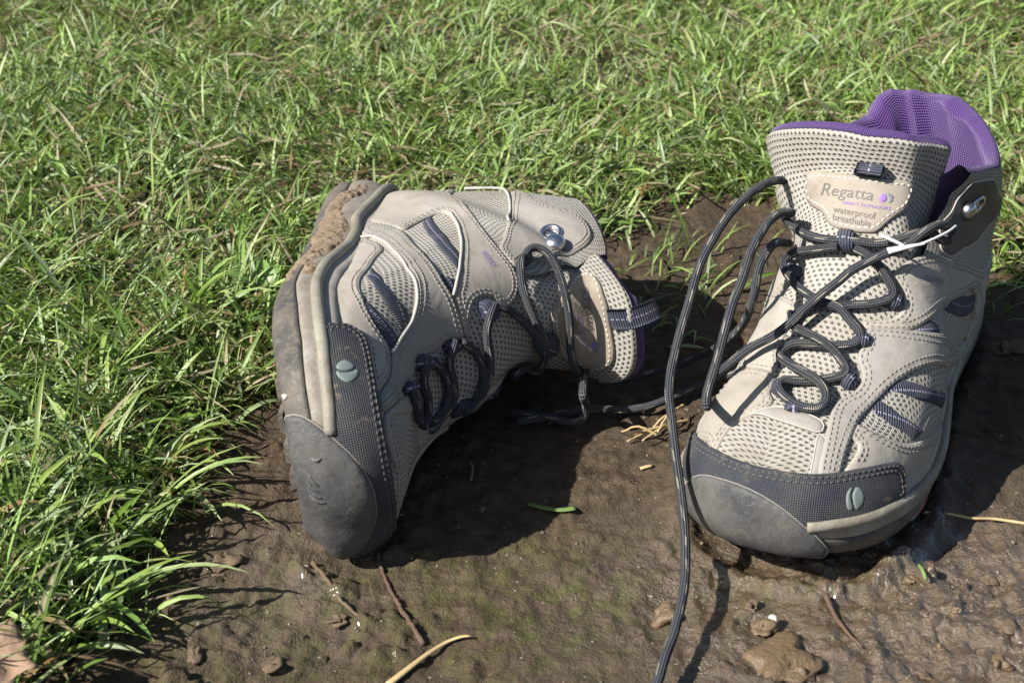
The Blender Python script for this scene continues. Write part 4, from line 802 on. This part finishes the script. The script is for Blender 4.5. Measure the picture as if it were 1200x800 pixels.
# ---------------------------------------------------------------- ground
def vnoise(x, y, seed):
    xi, yi = np.floor(x).astype(np.int64), np.floor(y).astype(np.int64); fx, fy = x - xi, y - yi; fx = fx * fx * (3 - 2 * fx); fy = fy * fy * (3 - 2 * fy)
    def h(a, b):
        n = (a * 374761393 + b * 668265263 + seed * 974711) & 0x7fffffff; n = ((n ^ (n >> 13)) * 1274126177) & 0x7fffffff; return ((n ^ (n >> 16)) & 0xffff) / 65535.0
    return (h(xi, yi) * (1 - fx) + h(xi + 1, yi) * fx) * (1 - fy) + (h(xi, yi + 1) * (1 - fx) + h(xi + 1, yi + 1) * fx) * fy
def fbm(x, y, f, oct=4, seed=0, gain=.5, ridge=False):
    s_, a, n = 0, 1.0, 0
    for o in range(oct):
        v = vnoise(x * f + o * 17.3, y * f - o * 9.1, seed + o)
        if ridge: v = 1 - np.abs(2 * v - 1)
        s_ = s_ + a * v; n += a; a *= gain; f *= 2.03
    return s_ / n
MUD_PX = [(-60,1150),(0,900),(40,805),(100,752),(150,700),(180,650),(200,600),(222,550),(262,508),(300,474),(322,440),(380,400),(470,330),(600,300),(700,292),(722,262),(745,246),(800,252),(850,238),(905,244),(980,290),(1080,320),(1160,325),(1240,330),(1400,420),(1500,700),(1500,1150)]
MUD = np.array([at(*p)[:2] for p in MUD_PX])
def mud_sd(x, y):                                        # signed distance in metres, positive inside the bare mud
    P = np.stack([np.ravel(x), np.ravel(y)], 1); d = np.empty(len(P)); 
    for k in range(0, len(P), 20000):
        q = P[k:k + 20000]; d[k:k + 20000] = dist_loop(q, MUD) * np.where(in_poly(q, MUD), 1, -1)
    return d.reshape(np.shape(x))
def height(x, y):
    sd = mud_sd(x, y) + (fbm(x, y, 30, 3, 5) - .5) * .05
    w = at(1120, 730); wet = np.exp(-(((x - w[0]) / .085) ** 2 + ((y - w[1]) / .075) ** 2)); l_ = at(250, 720); left = np.exp(-(((x - l_[0]) / .09) ** 2 + ((y - l_[1]) / .08) ** 2))
    h = (fbm(x, y, 14, 3, 1) - .5) * .010
    h = h + (fbm(x + .01 * fbm(x, y, 40, 2, 71), y + .01 * fbm(x, y, 40, 2, 72), 42, 5, 2, .58, True) - .55) * (.0045 + .0075 * wet + .006 * left)
    h = h + (fbm(x, y, 170, 4, 3, .65) - .5) * (.0022 + .0034 * wet + .002 * left)
    xw, yw = x + .012 * fbm(x, y, 50, 3, 61), y + .012 * fbm(x, y, 50, 3, 62)
    c = fbm(xw, yw, 70, 4, 9, .6); h = h + np.clip(c - .60, 0, 1) * (.009 + .026 * wet + .020 * left)   # clods
    h = h + sstep(.0, -.05, sd) * .010
    h = h - .0035 * wet
    if np.size(x) > 1:                                    # the sole has pressed the mud down and squeezed up a rim
        q = STAND.inv(np.stack([np.ravel(x), np.ravel(y), np.full(np.size(x), .004)], -1))[:, :2]; k = np.nonzero((q[:, 0] > -40) & (q[:, 0] < 310) & (np.abs(q[:, 1]) < 90))[0]
        if len(k):
            add = np.zeros(np.size(x)); 
            for c0_ in range(0, len(k), 20000):
                kk = k[c0_:c0_ + 20000]; d_ = dist_loop(q[kk], _pl) * np.where(in_poly(q[kk], _pl), -1, 1); add[kk] = -.004 * sstep(2, -6, d_) + .0035 * np.exp(-((d_ - 6) / 5) ** 2) * (.4 + 1.1 * fbm(np.ravel(x)[kk], np.ravel(y)[kk], 70, 3, 81))
            h = h + add.reshape(np.shape(x))
    return h - .001
def axis(lo, hi, step, far, g=1.12):
    c = list(np.arange(lo, hi + step / 2, step)); s_ = step; a = lo
    L = []
    while a > -far: s_ *= g; a -= s_; L.append(a)
    s_ = step; b = hi; U = []
    while b < far: s_ *= g; b += s_; U.append(b)
    return np.array(L[::-1] + c + U)
gx, gy = axis(-.27, .30, .0014, 60), axis(.41, .73, .0014, 60)
X, Y = np.meshgrid(gx, gy, indexing='ij'); near = (np.abs(X) < 2) & (Y > -1) & (Y < 3); Z = np.zeros_like(X); Z[near] = height(X[near], Y[near]); Z[~near] = .005
def mat_ground():
    m, n, l, p = new_mat("soil"); b = NB(n, l); g = n.new("ShaderNodeNewGeometry").outputs["Position"]; sp = n.new("ShaderNodeSeparateXYZ"); l.new(g, sp.inputs[0])
    def blob(px, rx, ry):
        c = at(*px); dx = b.math('DIVIDE', b.math('SUBTRACT', sp.outputs[0], c[0]), rx); dy = b.math('DIVIDE', b.math('SUBTRACT', sp.outputs[1], c[1]), ry)
        return b.math('POWER', 2.718, b.math('MULTIPLY', b.math('ADD', b.math('MULTIPLY', dx, dx), b.math('MULTIPLY', dy, dy)), -1.0))
    n1 = b.noise(22, 6, .62, g); n2 = b.noise(110, 6, .65, g); n3 = b.noise(900, 4, .6, g)
    c = b.ramp(n2, [(.26, C(.022, .014, .008)), (.5, C(.066, .046, .028)), (.74, C(.118, .086, .055))])
    c = b.mix(b.ramp(n1, [(.40, C(0, 0, 0)), (.68, C(1, 1, 1))]), c, b.mix(n2, C(.038, .027, .016), C(.095, .070, .046)))
    c = b.mix(b.math('MULTIPLY', b.ramp(n3, [(.62, C(0, 0, 0)), (.72, C(1, 1, 1))]), .16), c, C(.26, .21, .15))
    # algae: green film in patches on the damp crust
    alg = b.math('ADD', b.math('ADD', blob((640, 700), .050, .045), b.math('MULTIPLY', blob((320, 730), .06, .05), .8)), b.math('MULTIPLY', blob((930, 690), .05, .04), .7))
    alg = b.math('MULTIPLY', alg, b.ramp(b.noise(75, 6, .68, g), [(.44, C(0, 0, 0)), (.62, C(1, 1, 1))])); c = b.mix(b.math('MULTIPLY', b.math('MINIMUM', alg, 1), .75), c, C(.060, .078, .010))
    wet = b.math('ADD', b.math('ADD', b.math('MULTIPLY', blob((1120, 735), .10, .065), 1.7), b.math('MULTIPLY', blob((960, 700), .08, .06), .95)), b.math('MULTIPLY', blob((330, 690), .05, .05), .5))
    wet = b.math('MINIMUM', b.math('MULTIPLY', wet, b.ramp(b.noise(34, 5, .62, g), [(.25, C(.25, .25, .25)), (.6, C(1, 1, 1))])), 1.0)
    c = b.mix(b.math('MULTIPLY', wet, .45), c, C(.125, .083, .042)); l.new(c, p.inputs["Base Color"])
    r = b.math('SUBTRACT', .88, b.math('MULTIPLY', wet, .72)); l.new(r, p.inputs["Roughness"]); l.new(b.math('ADD', .2, b.math('MULTIPLY', wet, .7)), p.inputs["Specular IOR Level"])
    l.new(b.math('MULTIPLY', wet, .75), p.inputs["Coat Weight"]); p.inputs["Coat Roughness"].default_value = .10
    h = b.math('ADD', n2, b.math('MULTIPLY', b.noise(420, 5, .65, g), .5)); l.new(b.bump(b.math('ADD', h, b.math('MULTIPLY', n3, .25)), .95, .0032), p.inputs["Normal"]); return m
gr = mesh_obj("ground", np.stack([X, Y, Z], -1).reshape(-1, 3), grid_faces(len(gx), len(gy)), mat_ground()); tag(gr, kind="structure")
def gz(x, y): return float(height(np.array([x]), np.array([y]))[0])
def on(px, py, up=0.0):
    q = at(px, py); 
    for _ in range(4): q = at(px, py, gz(q[0], q[1]))
    return q + np.array([0, 0, up])
# ---------------------------------------------------------------- grass
rng = np.random.RandomState(11)
def mat_grass():
    m, n, l, p = new_mat("grass blade"); b = NB(n, l); a = n.new("ShaderNodeVertexColor"); a.layer_name = "tint"; col = a.outputs[0]
    u, v = b.uvxy(); vein = b.math('SINE', b.math('MULTIPLY', u, 40.0)); c = b.mix(b.math('MULTIPLY', b.math('ADD', vein, 1), .10), col, C(.02, .03, .008))
    l.new(c, p.inputs["Base Color"]); p.inputs["Roughness"].default_value = .36; setspec(p, .55)
    tr2 = n.new("ShaderNodeBsdfTranslucent"); l.new(b.mix(.5, c, C(.16, .24, .02)), tr2.inputs[0]); mx = n.new("ShaderNodeMixShader"); mx.inputs[0].default_value = .34
    l.new(p.outputs[0], mx.inputs[1]); l.new(tr2.outputs[0], mx.inputs[2]); l.new(mx.outputs[0], n["Material Output"].inputs[0])
    l.new(b.bump(vein, .25, .0002), p.inputs["Normal"]); return m
MG = mat_grass()
def blades(root, L, az, tilt, curv, w, col, twist, rows=6):
    """all blades at once: root (n,3), length, heading, lean from upright, curl, width"""
    n = len(L); t = np.linspace(0, 1, rows); th = tilt[:, None] + curv[:, None] * t[None] ** 1.3; ds = L[:, None] / (rows - 1)
    r = np.concatenate([np.zeros((n, 1)), np.cumsum(np.sin(th[:, :-1]) * ds, 1)], 1); z = np.concatenate([np.zeros((n, 1)), np.cumsum(np.cos(th[:, :-1]) * ds, 1)], 1)
    d = np.stack([np.cos(az), np.sin(az), 0 * az], 1); P = root[:, None] + d[:, None] * r[..., None]; P[..., 2] += z
    side = np.stack([-np.sin(az), np.cos(az), 0 * az], 1)[:, None]; nv = np.stack([-np.cos(th) * np.cos(az)[:, None], -np.cos(th) * np.sin(az)[:, None], np.sin(th)], -1)
    tw = twist[:, None] * t[None] + twist[:, None] * .6; wd = side * np.cos(tw)[..., None] + nv * np.sin(tw)[..., None]; nn = np.cross(wd, np.gradient(P, axis=1)); nn /= np.linalg.norm(nn, axis=2)[..., None] + 1e-9
    prof = np.interp(t, [0, .15, .5, .8, .93, 1], [.55, .9, 1, .72, .38, .04])[None] * w[:, None] / 2
    V = np.stack([P - wd * prof[..., None], P + nn * prof[..., None] * .28, P + wd * prof[..., None]], 2)      # n,rows,3,3
    f = grid_faces(rows, 3); F = (f[None] + (np.arange(n) * rows * 3)[:, None, None]).reshape(-1, 4)
    cc = np.repeat(np.repeat(col[:, None], rows, 1)[:, :, None], 3, 2); tipf = (t ** 3)[None, :, None, None]
    uv = np.stack([np.broadcast_to(np.array([0, .5, 1.])[None, None], (n, rows, 3)), np.broadcast_to(t[None, :, None], (n, rows, 3))], -1)
    return V.reshape(-1, 3), F, np.concatenate([cc, np.ones(cc.shape[:-1] + (1,))], -1).reshape(-1, 4), uv.reshape(-1, 2)
def bulk_mesh(name, V, F, cols, uv, mat):
    m = bpy.data.meshes.new(name); m.vertices.add(len(V)); m.vertices.foreach_set("co", V.astype(np.float32).ravel()); nf = len(F)
    m.loops.add(nf * 4); m.loops.foreach_set("vertex_index", F.astype(np.int32).ravel()); m.polygons.add(nf)
    m.polygons.foreach_set("loop_start", np.arange(0, nf * 4, 4, dtype=np.int32)); m.polygons.foreach_set("use_smooth", np.ones(nf, bool)); m.update(calc_edges=True)
    A = m.color_attributes.new("tint", 'FLOAT_COLOR', 'POINT'); A.data.foreach_set("color", cols.astype(np.float32).ravel())
    U = m.uv_layers.new(name="UVMap"); U.data.foreach_set("uv", uv.astype(np.float32)[F.ravel()].ravel()); m.materials.append(mat); o = bpy.data.objects.new(name, m); return link(o)
def palette(n, dry, rs):
    base = np.array([[.148, .240, .044], [.228, .340, .072], [.312, .410, .115], [.235, .310, .140], [.380, .450, .200]]); c = base[rs.choice(5, n, p=[.25, .3, .2, .15, .1])]
    c = c * rs.uniform(.75, 1.25, (n, 1)) * rs.uniform(.92, 1.08, (n, 3)); straw = np.array([[.34, .26, .12], [.26, .20, .09], [.30, .17, .07], [.40, .33, .19]])[rs.randint(0, 4, n)] * rs.uniform(.6, 1.1, (n, 1))
    return np.where((rs.rand(n) < dry)[:, None], straw, c)
def boots_block(x, y):
    ok = np.ones(len(x), bool)
    for Bt in (STAND, LIE):
        q = Bt.inv(np.column_stack([x, y, np.full(len(x), .012)]))
        if Bt is STAND: ok &= ~((q[:, 0] > -8) & (q[:, 0] < 272) & (np.abs(q[:, 1]) < 54))
        else: ok &= ~((q[:, 0] > -10) & (q[:, 0] < 275) & (q[:, 2] > -8) & (q[:, 2] < 165) & (np.abs(q[:, 1]) < 62))
    return ok
n = 200000
y = .38 + 1.37 * rng.rand(n) ** .85; x = (rng.rand(n) * 2 - 1) * (.13 + .41 * y)
sd = mud_sd(x, y) + (fbm(x, y, 26, 3, 21) - .5) * .05
bare = fbm(x, y, 11, 3, 31)                               # thin and thick places in the sward
dens = sstep(.012, -.030, sd) * (.30 + .95 * sstep(.30, .55, bare)) * np.interp(y, [.3, .75, 1.7], [1, .9, .55])
# thin grass reaching into the mud between the boots and behind them
q = at(770, 330); dens = np.maximum(dens, .10 * np.exp(-(((x - q[0]) / .05) ** 2 + ((y - q[1]) / .06) ** 2))); q = at(1190, 300); dens = np.maximum(dens, .35 * np.exp(-(((x - q[0]) / .05) ** 2 + ((y - q[1]) / .05) ** 2)))
g = (rng.rand(n) < dens) & boots_block(x, y); x, y, sd = x[g], y[g], sd[g]; n = len(x)
flow = fbm(x, y, 7, 2, 41) * 12.0; az = flow + rng.randn(n) * 1.5
edge = np.exp(-((sd + .01) / .02) ** 2)
L = rng.gamma(5, .0039, n) * (.75 + .5 * fbm(x, y, 18, 2, 51)) * np.interp(y, [.42, .60, .85, 1.3], [1.55, 1.3, 1.0, 1.0]) + .006
tilt = np.abs(rng.randn(n)) * .5 + .35; curv = rng.uniform(.2, 1.9, n) * np.where(rng.rand(n) < .2, 1.5, 1)
w = np.where(rng.rand(n) < .3, rng.uniform(.0006, .0011, n), rng.uniform(.0011, .0026, n)) * np.interp(L, [.01, .03, .06], [.75, 1, 1.18]); root = np.column_stack([x, y, height(x, y) - .002])
col = palette(n, .06, rng)
V, F, cc, uv = blades(root, L, az, tilt, curv, w, col, rng.randn(n) * .5)
gob = bulk_mesh("grass", V, F, cc, uv, MG); tag(gob, "short green grass growing around the patch of bare mud", "grass", kind="stuff")
# dead thatch lying low between the stems
n2 = 11000; y2 = .38 + 1.3 * rng.rand(n2) ** .85; x2 = (rng.rand(n2) * 2 - 1) * (.13 + .41 * y2); s2 = mud_sd(x2, y2) + (fbm(x2, y2, 26, 3, 21) - .5) * .05
k = (s2 < .004) & boots_block(x2, y2); x2, y2 = x2[k], y2[k]; n2 = len(x2)
cs = np.array([[.36, .29, .16], [.26, .20, .11], [.44, .37, .23], [.24, .15, .08]])[rng.randint(0, 4, n2)] * rng.uniform(.6, 1.05, (n2, 1))
V, F, cc, uv = blades(np.column_stack([x2, y2, height(x2, y2) + .002 + .008 * rng.rand(n2)]), rng.uniform(.012, .045, n2), rng.rand(n2) * 6.28, rng.uniform(1.1, 1.6, n2), rng.randn(n2) * .3, rng.uniform(.0010, .0024, n2), cs, rng.randn(n2))
tag(bulk_mesh("dead_thatch", V, F, cc, uv, MG), "straw-coloured dead grass lying between the green stems", "thatch", kind="stuff")
# long blades arching from the turf edge out over the mud
ex_ = [(95,742,-.15,.075),(120,700,-.5,.080),(150,650,.1,.060),(170,610,-.3,.075),(185,575,.15,.065),(200,560,-.7,.05),(225,525,.2,.055),(240,512,-.2,.060),(130,672,.4,.06),(105,725,-.9,.05),(75,765,.1,.06),(60,775,-.4,.085),(255,500,.5,.04),(160,632,-1.0,.045),(190,590,.35,.05),(285,480,.1,.035),(110,690,-.15,.09),(140,655,-.75,.095)]
R_, az_, L_ = [], [], []
for px, py, a, ln in ex_:
    for j in range(2): R_.append(on(px + rng.uniform(-14, 6), py + rng.uniform(-8, 8), -.002)); az_.append(a + rng.randn() * .9); L_.append(ln * rng.uniform(.45, .95))
R_, az_, L_ = np.array(R_), np.array(az_), np.array(L_); nl = len(L_)
V, F, cc, uv = blades(R_, L_, az_, rng.uniform(.35, .9, nl), rng.uniform(.7, 1.35, nl), rng.uniform(.0018, .0036, nl), palette(nl, .08, rng), rng.randn(nl) * .35, 9)
tag(bulk_mesh("edge_grass", V, F, cc, uv, MG), "longer grass blades arching from the turf edge over the mud", "grass", kind="stuff")
# ---------------------------------------------------------------- small things on the ground
MS = dict(straw=mat_plain("straw", (.40, .30, .15), .7, spec=.3, bump=.3, bscale=900, var=.3), bark=mat_plain("twig bark", (.095, .060, .042), .85, spec=.2, bump=.6, bscale=700, var=.4),
          leaf=mat_plain("dead leaf", (.24, .16, .105), .75, spec=.25, bump=.5, bscale=350, var=.3), green=mat_plain("cut blade", (.13, .19, .06), .6, spec=.3, var=.2),
          clod=mat_plain("mud clod", (.105, .075, .046), .8, spec=.3, bump=.8, bscale=260, var=.4), wetclod=mat_plain("wet mud clod", (.115, .078, .043), .5, spec=.45, bump=1.0, bscale=420, var=.35),
          stone=mat_plain("dark stone", (.055, .053, .056), .6, spec=.4, bump=.4, bscale=200, var=.3), foil=mat_plain("shiny wrapper", (.72, .73, .76), .25, spec=.6, bump=.5, bscale=260), red=mat_plain("red print", (.52, .08, .05), .4),
          weed=mat_plain("weed leaf", (.13, .23, .05), .45, spec=.45, bump=.25, bscale=300, var=.2), chip=mat_plain("pale chip", (.62, .60, .56), .6), grit=mat_plain("grit", (.15, .12, .085), .85, var=.6))
def stalk(name, px, r, mat, label, cat, group=None, lift=.0012, taper=(1, 1), sq=1.0, noise=0.0, kids=()):
    """a thin stalk lying on the ground through the given pixels"""
    rs = np.random.RandomState(int(px[0][0]) + 7); W = np.array([on(*p[:2], (p[2] if len(p) > 2 else 0) + lift) for p in px]); base = W.mean(0)
    P = resample_len(catmull(W, len(W) * 10), .0015); P = P + rs.randn(*P.shape) * noise; k = np.linspace(0, 1, len(P)); rr = r * np.interp(k, [0, 1], taper) * (1 + .12 * np.sin(k * 40 + 1) * (noise > 0))
    v, f, u = tube(P, rr, 7, sq=sq); o = mesh_obj(name, v, f, mat, None, base=base); return tag(o, label, cat, group)
stalk("twig", [(443,650),(447,668),(456,690),(470,715),(483,735),(496,757)], .0011, MS['bark'], "thin dark brown twig on the mud below the lying boot's toe", "twig", taper=(.7, 1.1), noise=.00018)
stalk("dry_stalk", [(455,806),(478,788),(500,771),(522,757),(540,750),(552,749)], .0014, MS['straw'], "bent yellow dry grass stalk lying on the mud beside a twig", "stalk", taper=(1.15, .45), sq=.5, lift=.002)
stalk("dry_stalk", [(1082,604),(1112,606),(1138,611),(1165,612),(1212,619)], .0008, MS['straw'], "thin pale straw lying in the wet mud right by the standing boot", "stalk", taper=(.7, 1), lift=.002)
stalk("cut_blade", [(619,592),(640,597),(658,599),(674,597)], .0018, MS['green'], "short cut green grass blade lying in the lying boot's shadow", "grass blade", sq=.25, lift=.001, taper=(.7, 1))
stalk("cut_blade", [(552,566),(554,552),(551,545)], .0007, MS['green'], "tiny green stem standing in the darkest shadow beside the lying boot", "grass blade", lift=.002)
stalk("cut_blade", [(750,551),(757,549),(764,547)], .0012, MS['straw'], "small yellowish grass fragment on mud at the shadow's edge", "grass blade", sq=.3)
stalk("cut_blade", [(1076,668),(1081,676),(1084,686)], .0008, MS['green'], "tiny green shoot among wet clods in front of the standing boot", "grass blade", lift=.003)
stalk("root", [(366,660),(380,676),(398,700),(418,722),(436,738)], .0010, MS['clod'], "mud-covered root running across the mud near the toe of the lying boot", "root", lift=.0002, noise=.00035, taper=(1.2, .7))
stalk("root", [(968,700),(978,722),(992,742),(1010,760)], .0010, MS['bark'], "muddy brown stem pressed into wet mud in front of the standing boot", "stalk", lift=.001, taper=(1.3, .5), noise=.0001)
rs = np.random.RandomState(5)
for k_, (a, b) in enumerate((((735,521),(800,497)), ((742,515),(796,505)), ((752,524),(806,500)), ((765,510),(790,494)), ((728,518),(770,522)), ((770,520),(800,488)))):
    m_ = ((a[0] + b[0]) / 2 + rs.uniform(-4, 4), (a[1] + b[1]) / 2 + rs.uniform(-4, 4), .003)
    stalk("straw", [a, m_, b], .0008, MS['straw'], "loose brown straw in the small bundle by the standing boot's toe", "straw", "straw bundle at the toe of the standing boot", taper=(.6, 1), lift=.002 + .001 * k_, noise=.0001)
# rounded lumps
def lump(name, px, sx, sy, sz, mat, label, cat, seed, group=None, rough=.22, rot=0.0, sink=.25):
    rs = np.random.RandomState(seed); c = on(*px); n1, n2 = 20, 32; th = np.linspace(.02, np.pi - .02, n1); ph = np.linspace(0, 2 * np.pi, n2, endpoint=False); T1, P1 = np.meshgrid(th, ph, indexing='ij')
    d = np.stack([np.sin(T1) * np.cos(P1), np.sin(T1) * np.sin(P1), np.cos(T1)], -1); r = np.ones(T1.shape)
    for q in range(14):
        k = rs.randn(3); k /= np.linalg.norm(k); f = rs.uniform(1.5, 8); r += rough * np.sin(d @ k * f + rs.uniform(0, 6.28)) / (.6 + f * .35)
    r += .05 * rs.randn(*r.shape) * np.sin(T1)
    V = d * r[..., None] * np.array([sx, sy, sz]); ca, sa = math.cos(rot), math.sin(rot); V = np.stack([V[..., 0] * ca - V[..., 1] * sa, V[..., 0] * sa + V[..., 1] * ca, V[..., 2]], -1) + c + np.array([0, 0, sz * (1 - 2 * sink)])
    F = grid_faces(n1, n2, wrap_b=True).tolist(); F.append(list(range(n2))[::-1]); F.append([(n1 - 1) * n2 + i for i in range(n2)]); o = mesh_obj(name, V.reshape(-1, 3), F, mat, None, base=c); return tag(o, label, cat, group)
lump("mud_clod", (918,778), .015, .016, .0045, MS['wetclod'], "large pale wet clod of mud in front of the standing boot", "mud clod", 1, rough=.16, sink=.38)
lump("mud_clod", (893,742), .005, .004, .003, MS['wetclod'], "small wet lump touching the large pale clod", "mud clod", 2, rough=.35)
lump("mud_clod", (778,724), .0042, .0030, .0028, MS['wetclod'], "small crumb of mud beside the trailing lace end", "mud clod", 3, rough=.4)
lump("dark_stone", (60,114), .012, .008, .007, MS['stone'], "dark rounded stone half buried in the grass", "stone", 4)
lump("mud_clod", (619,216), .007, .006, .006, MS['clod'], "brown soil crumb in the grass behind the lying boot's collar", "mud clod", 5, rough=.4)
lump("mud_clod", (1180,412), .008, .006, .004, MS['clod'], "dry soil lump in the shade behind the standing boot", "mud clod", 6, rough=.4)
for k_ in range(9):
    while True:
        px_ = (rs.uniform(880, 1195), rs.uniform(640, 795))
        if not (840 < px_[0] < 1070 and px_[1] < 668): break
    s_ = rs.uniform(.0015, .0032); lump("mud_crumb", px_, s_ * rs.uniform(.8, 1.5), s_, s_ * .6, MS['wetclod'] if rs.rand() < .6 else MS['clod'], "small wet crumb of mud in the churned ground before the standing boot", "mud crumb", 100 + k_, "mud crumbs before the standing boot", rough=.4, rot=rs.uniform(0, 3))
for k_ in range(6):
    px_ = (rs.uniform(160, 440), rs.uniform(655, 795)); s_ = rs.uniform(.0015, .0040); lump("mud_crumb", px_, s_ * rs.uniform(.8, 1.6), s_, s_ * .55, MS['clod'], "small dry crumb of mud between turf edge and twig", "mud crumb", 200 + k_, "mud crumbs below the turf edge", rough=.45, rot=rs.uniform(0, 3))
# dead leaves: cupped, thin but real sheets
def leaf(px_pts, mat, label, lift, curl, seed, name="dead_leaf"):
    rs = np.random.RandomState(seed); L = np.array([at(p[0], p[1], lift) for p in px_pts]); c = L.mean(0); lift = 0.0; L2 = resample_len(chaikin(L[:, :2] - c[:2], 1), .0022, True); L2 = L2 + rs.randn(*L2.shape) * .0006
    lo, hi = L2.min(0), L2.max(0); gx, gy = np.meshgrid(np.arange(lo[0], hi[0], .0025), np.arange(lo[1], hi[1], .0025), indexing='ij'); Gp = np.stack([gx.ravel(), gy.ravel()], 1); Gp = Gp[in_poly(Gp, L2)]; Gp = Gp[dist_loop(Gp, L2) > .0012]
    n = len(L2); r = delaunay_2d_cdt([Vector(p) for p in np.vstack([L2, Gp]).tolist()], [(k, (k + 1) % n) for k in range(n)], [], 1, 1e-7); P = np.array([[v.x, v.y] for v in r[0]]); F = [list(f) for f in r[2]]
    R2 = np.abs(P).max(); z = lift + curl * ((P[:, 0] / R2) ** 2 * .8 + (P[:, 1] / R2) ** 2 * .4) + .0012 * np.sin(P[:, 0] * 420 + 2 * np.sin(P[:, 1] * 260)) - .0025 * np.exp(-(P[:, 0] / .0018) ** 2) * .6
    V = np.column_stack([P + c[:2], z + c[2]]); n_ = len(V); V = np.vstack([V, V - [0, 0, .0004]]); cnt = {}
    for f in F:
        for x_, y_ in zip(f, f[1:] + f[:1]): cnt[(x_, y_)] = 1
    bd = [(x_, y_) for (x_, y_) in cnt if (y_, x_) not in cnt]; F = F + [[i + n_ for i in f[::-1]] for f in F] + [[y_, x_, x_ + n_, y_ + n_] for x_, y_ in bd]
    return tag(mesh_obj(name, V, F, mat, None, base=c), label, "leaf")
leaf([(-20,765),(0,742),(18,733),(30,748),(28,762),(44,782),(38,792),(20,792),(14,812),(-20,815)], MS['leaf'], "curled pale brown dead leaf at the turf edge", .034, .006, 1)
leaf([(164,385),(172,381),(181,384),(182,391),(173,394),(165,391)], MS['leaf'], "small brown dead leaf fragment among the grass blades", .024, .002, 2)
leaf([(897,722),(903,716),(911,723),(909,728),(902,726)], MS['chip'], "small white chip lying on wet mud before the standing boot", .004, .001, 3, "pale_chip")
# scrap of printed foil sticking out from under the sole
c0 = on(1062,612); Pq = np.array([on(1046,622, .003), on(1060,620, .004), on(1074,614, .006), on(1082,604, .009), on(1080,596, .012)]); Q = catmull(Pq, 24); inn = Q + np.array([-.004, .010, .001])
V = np.concatenate([Q, Q * .5 + inn * .5 + [0, 0, .0015], inn]); nq = len(Q); F = grid_faces(3, nq); tag(mesh_obj("wrapper_scrap", np.vstack([V, V - [0, 0, .0005]]), np.vstack([F, F[:, ::-1] + 3 * nq]), MS['foil'], None, base=c0), "shiny white wrapper scrap edged red poking out under the sole", "wrapper")
v, f, u = tube(Q[10:-3] + [0, 0, .0002], .0003, 6); mesh_obj("red_edge", v, f, MS['red'], [o for o in scene.objects if o.name.startswith("wrapper_scrap")][0])
# broad-leaved weeds in the sward
def weed(px, n, ln, label, seed):
    rs = np.random.RandomState(seed); c = on(*px); e_ = bpy.data.objects.new("broadleaf_weed", None); e_.location = c; link(e_); tag(e_, label, "weed"); e_.empty_display_size = .01
    for k in range(n):
        az = 6.28 * k / n + rs.uniform(-.4, .4); tl = rs.uniform(.25, .8); L = ln * rs.uniform(.7, 1.15); t = np.linspace(0, 1, 9); th = tl + 1.0 * t; r = np.r_[0, np.cumsum(np.sin(th[:-1]))] * L / 8; z = np.r_[0, np.cumsum(np.cos(th[:-1]))] * L / 8
        w = L * .19 * np.interp(t, [0, .25, .55, .8, .95, 1], [.12, .25, 1, .85, .35, .03]); x_ = np.linspace(-1, 1, 5); d = np.array([math.cos(az), math.sin(az), 0]); sd_ = np.array([-math.sin(az), math.cos(az), 0])
        G = c + d * r[:, None, None] + sd_ * (w[:, None] * x_[None])[..., None]; G = np.broadcast_to(G, (9, 5, 3)).copy(); G[..., 2] += z[:, None] + .25 * w[:, None] * np.abs(x_)[None]
        V = G.reshape(-1, 3); F = grid_faces(9, 5); mesh_obj("leaf", np.vstack([V, V - [0, 0, .0003]]), np.vstack([F, F[:, ::-1] + 45]), MS['weed'], e_)
weed((312,352), 6, .032, "bright green broad-leaved weed in the grass beside the lying boot's sole", 1)
# grit: thousands of tiny grains, nobody could count them
ng = 1500; gx_, gy_ = rs.uniform(-.24, .27, ng), rs.uniform(.42, .72, ng); k = mud_sd(gx_, gy_) > -.004; gx_, gy_ = gx_[k], gy_[k]; ng = len(gx_); s_ = rs.gamma(1.6, .00018, ng) + .00015
oc = np.array([[1, 0, 0], [0, 1, 0], [-1, 0, 0], [0, -1, 0], [0, 0, .8], [0, 0, -.6]]); rot = rs.rand(ng) * 6.28; sh = rs.uniform(.6, 1.8, (ng, 1)); O = np.repeat(oc[None], ng, 0); O[..., 0] *= sh
O = np.stack([O[..., 0] * np.cos(rot)[:, None] - O[..., 1] * np.sin(rot)[:, None], O[..., 0] * np.sin(rot)[:, None] + O[..., 1] * np.cos(rot)[:, None], O[..., 2]], -1) * s_[:, None, None] + rs.randn(ng, 6, 3) * s_[:, None, None] * .2
V = O + np.column_stack([gx_, gy_, height(gx_, gy_) + s_ * .3])[:, None]; fo = np.array([[0, 1, 4], [1, 2, 4], [2, 3, 4], [3, 0, 4], [1, 0, 5], [2, 1, 5], [3, 2, 5], [0, 3, 5]]); F = (fo[None] + (np.arange(ng) * 6)[:, None, None]).reshape(-1, 3)
tag(mesh_obj("grit", V.reshape(-1, 3), F, MS['grit'], smooth=False), "fine pale grit strewn over the mud", "grit", kind="stuff")
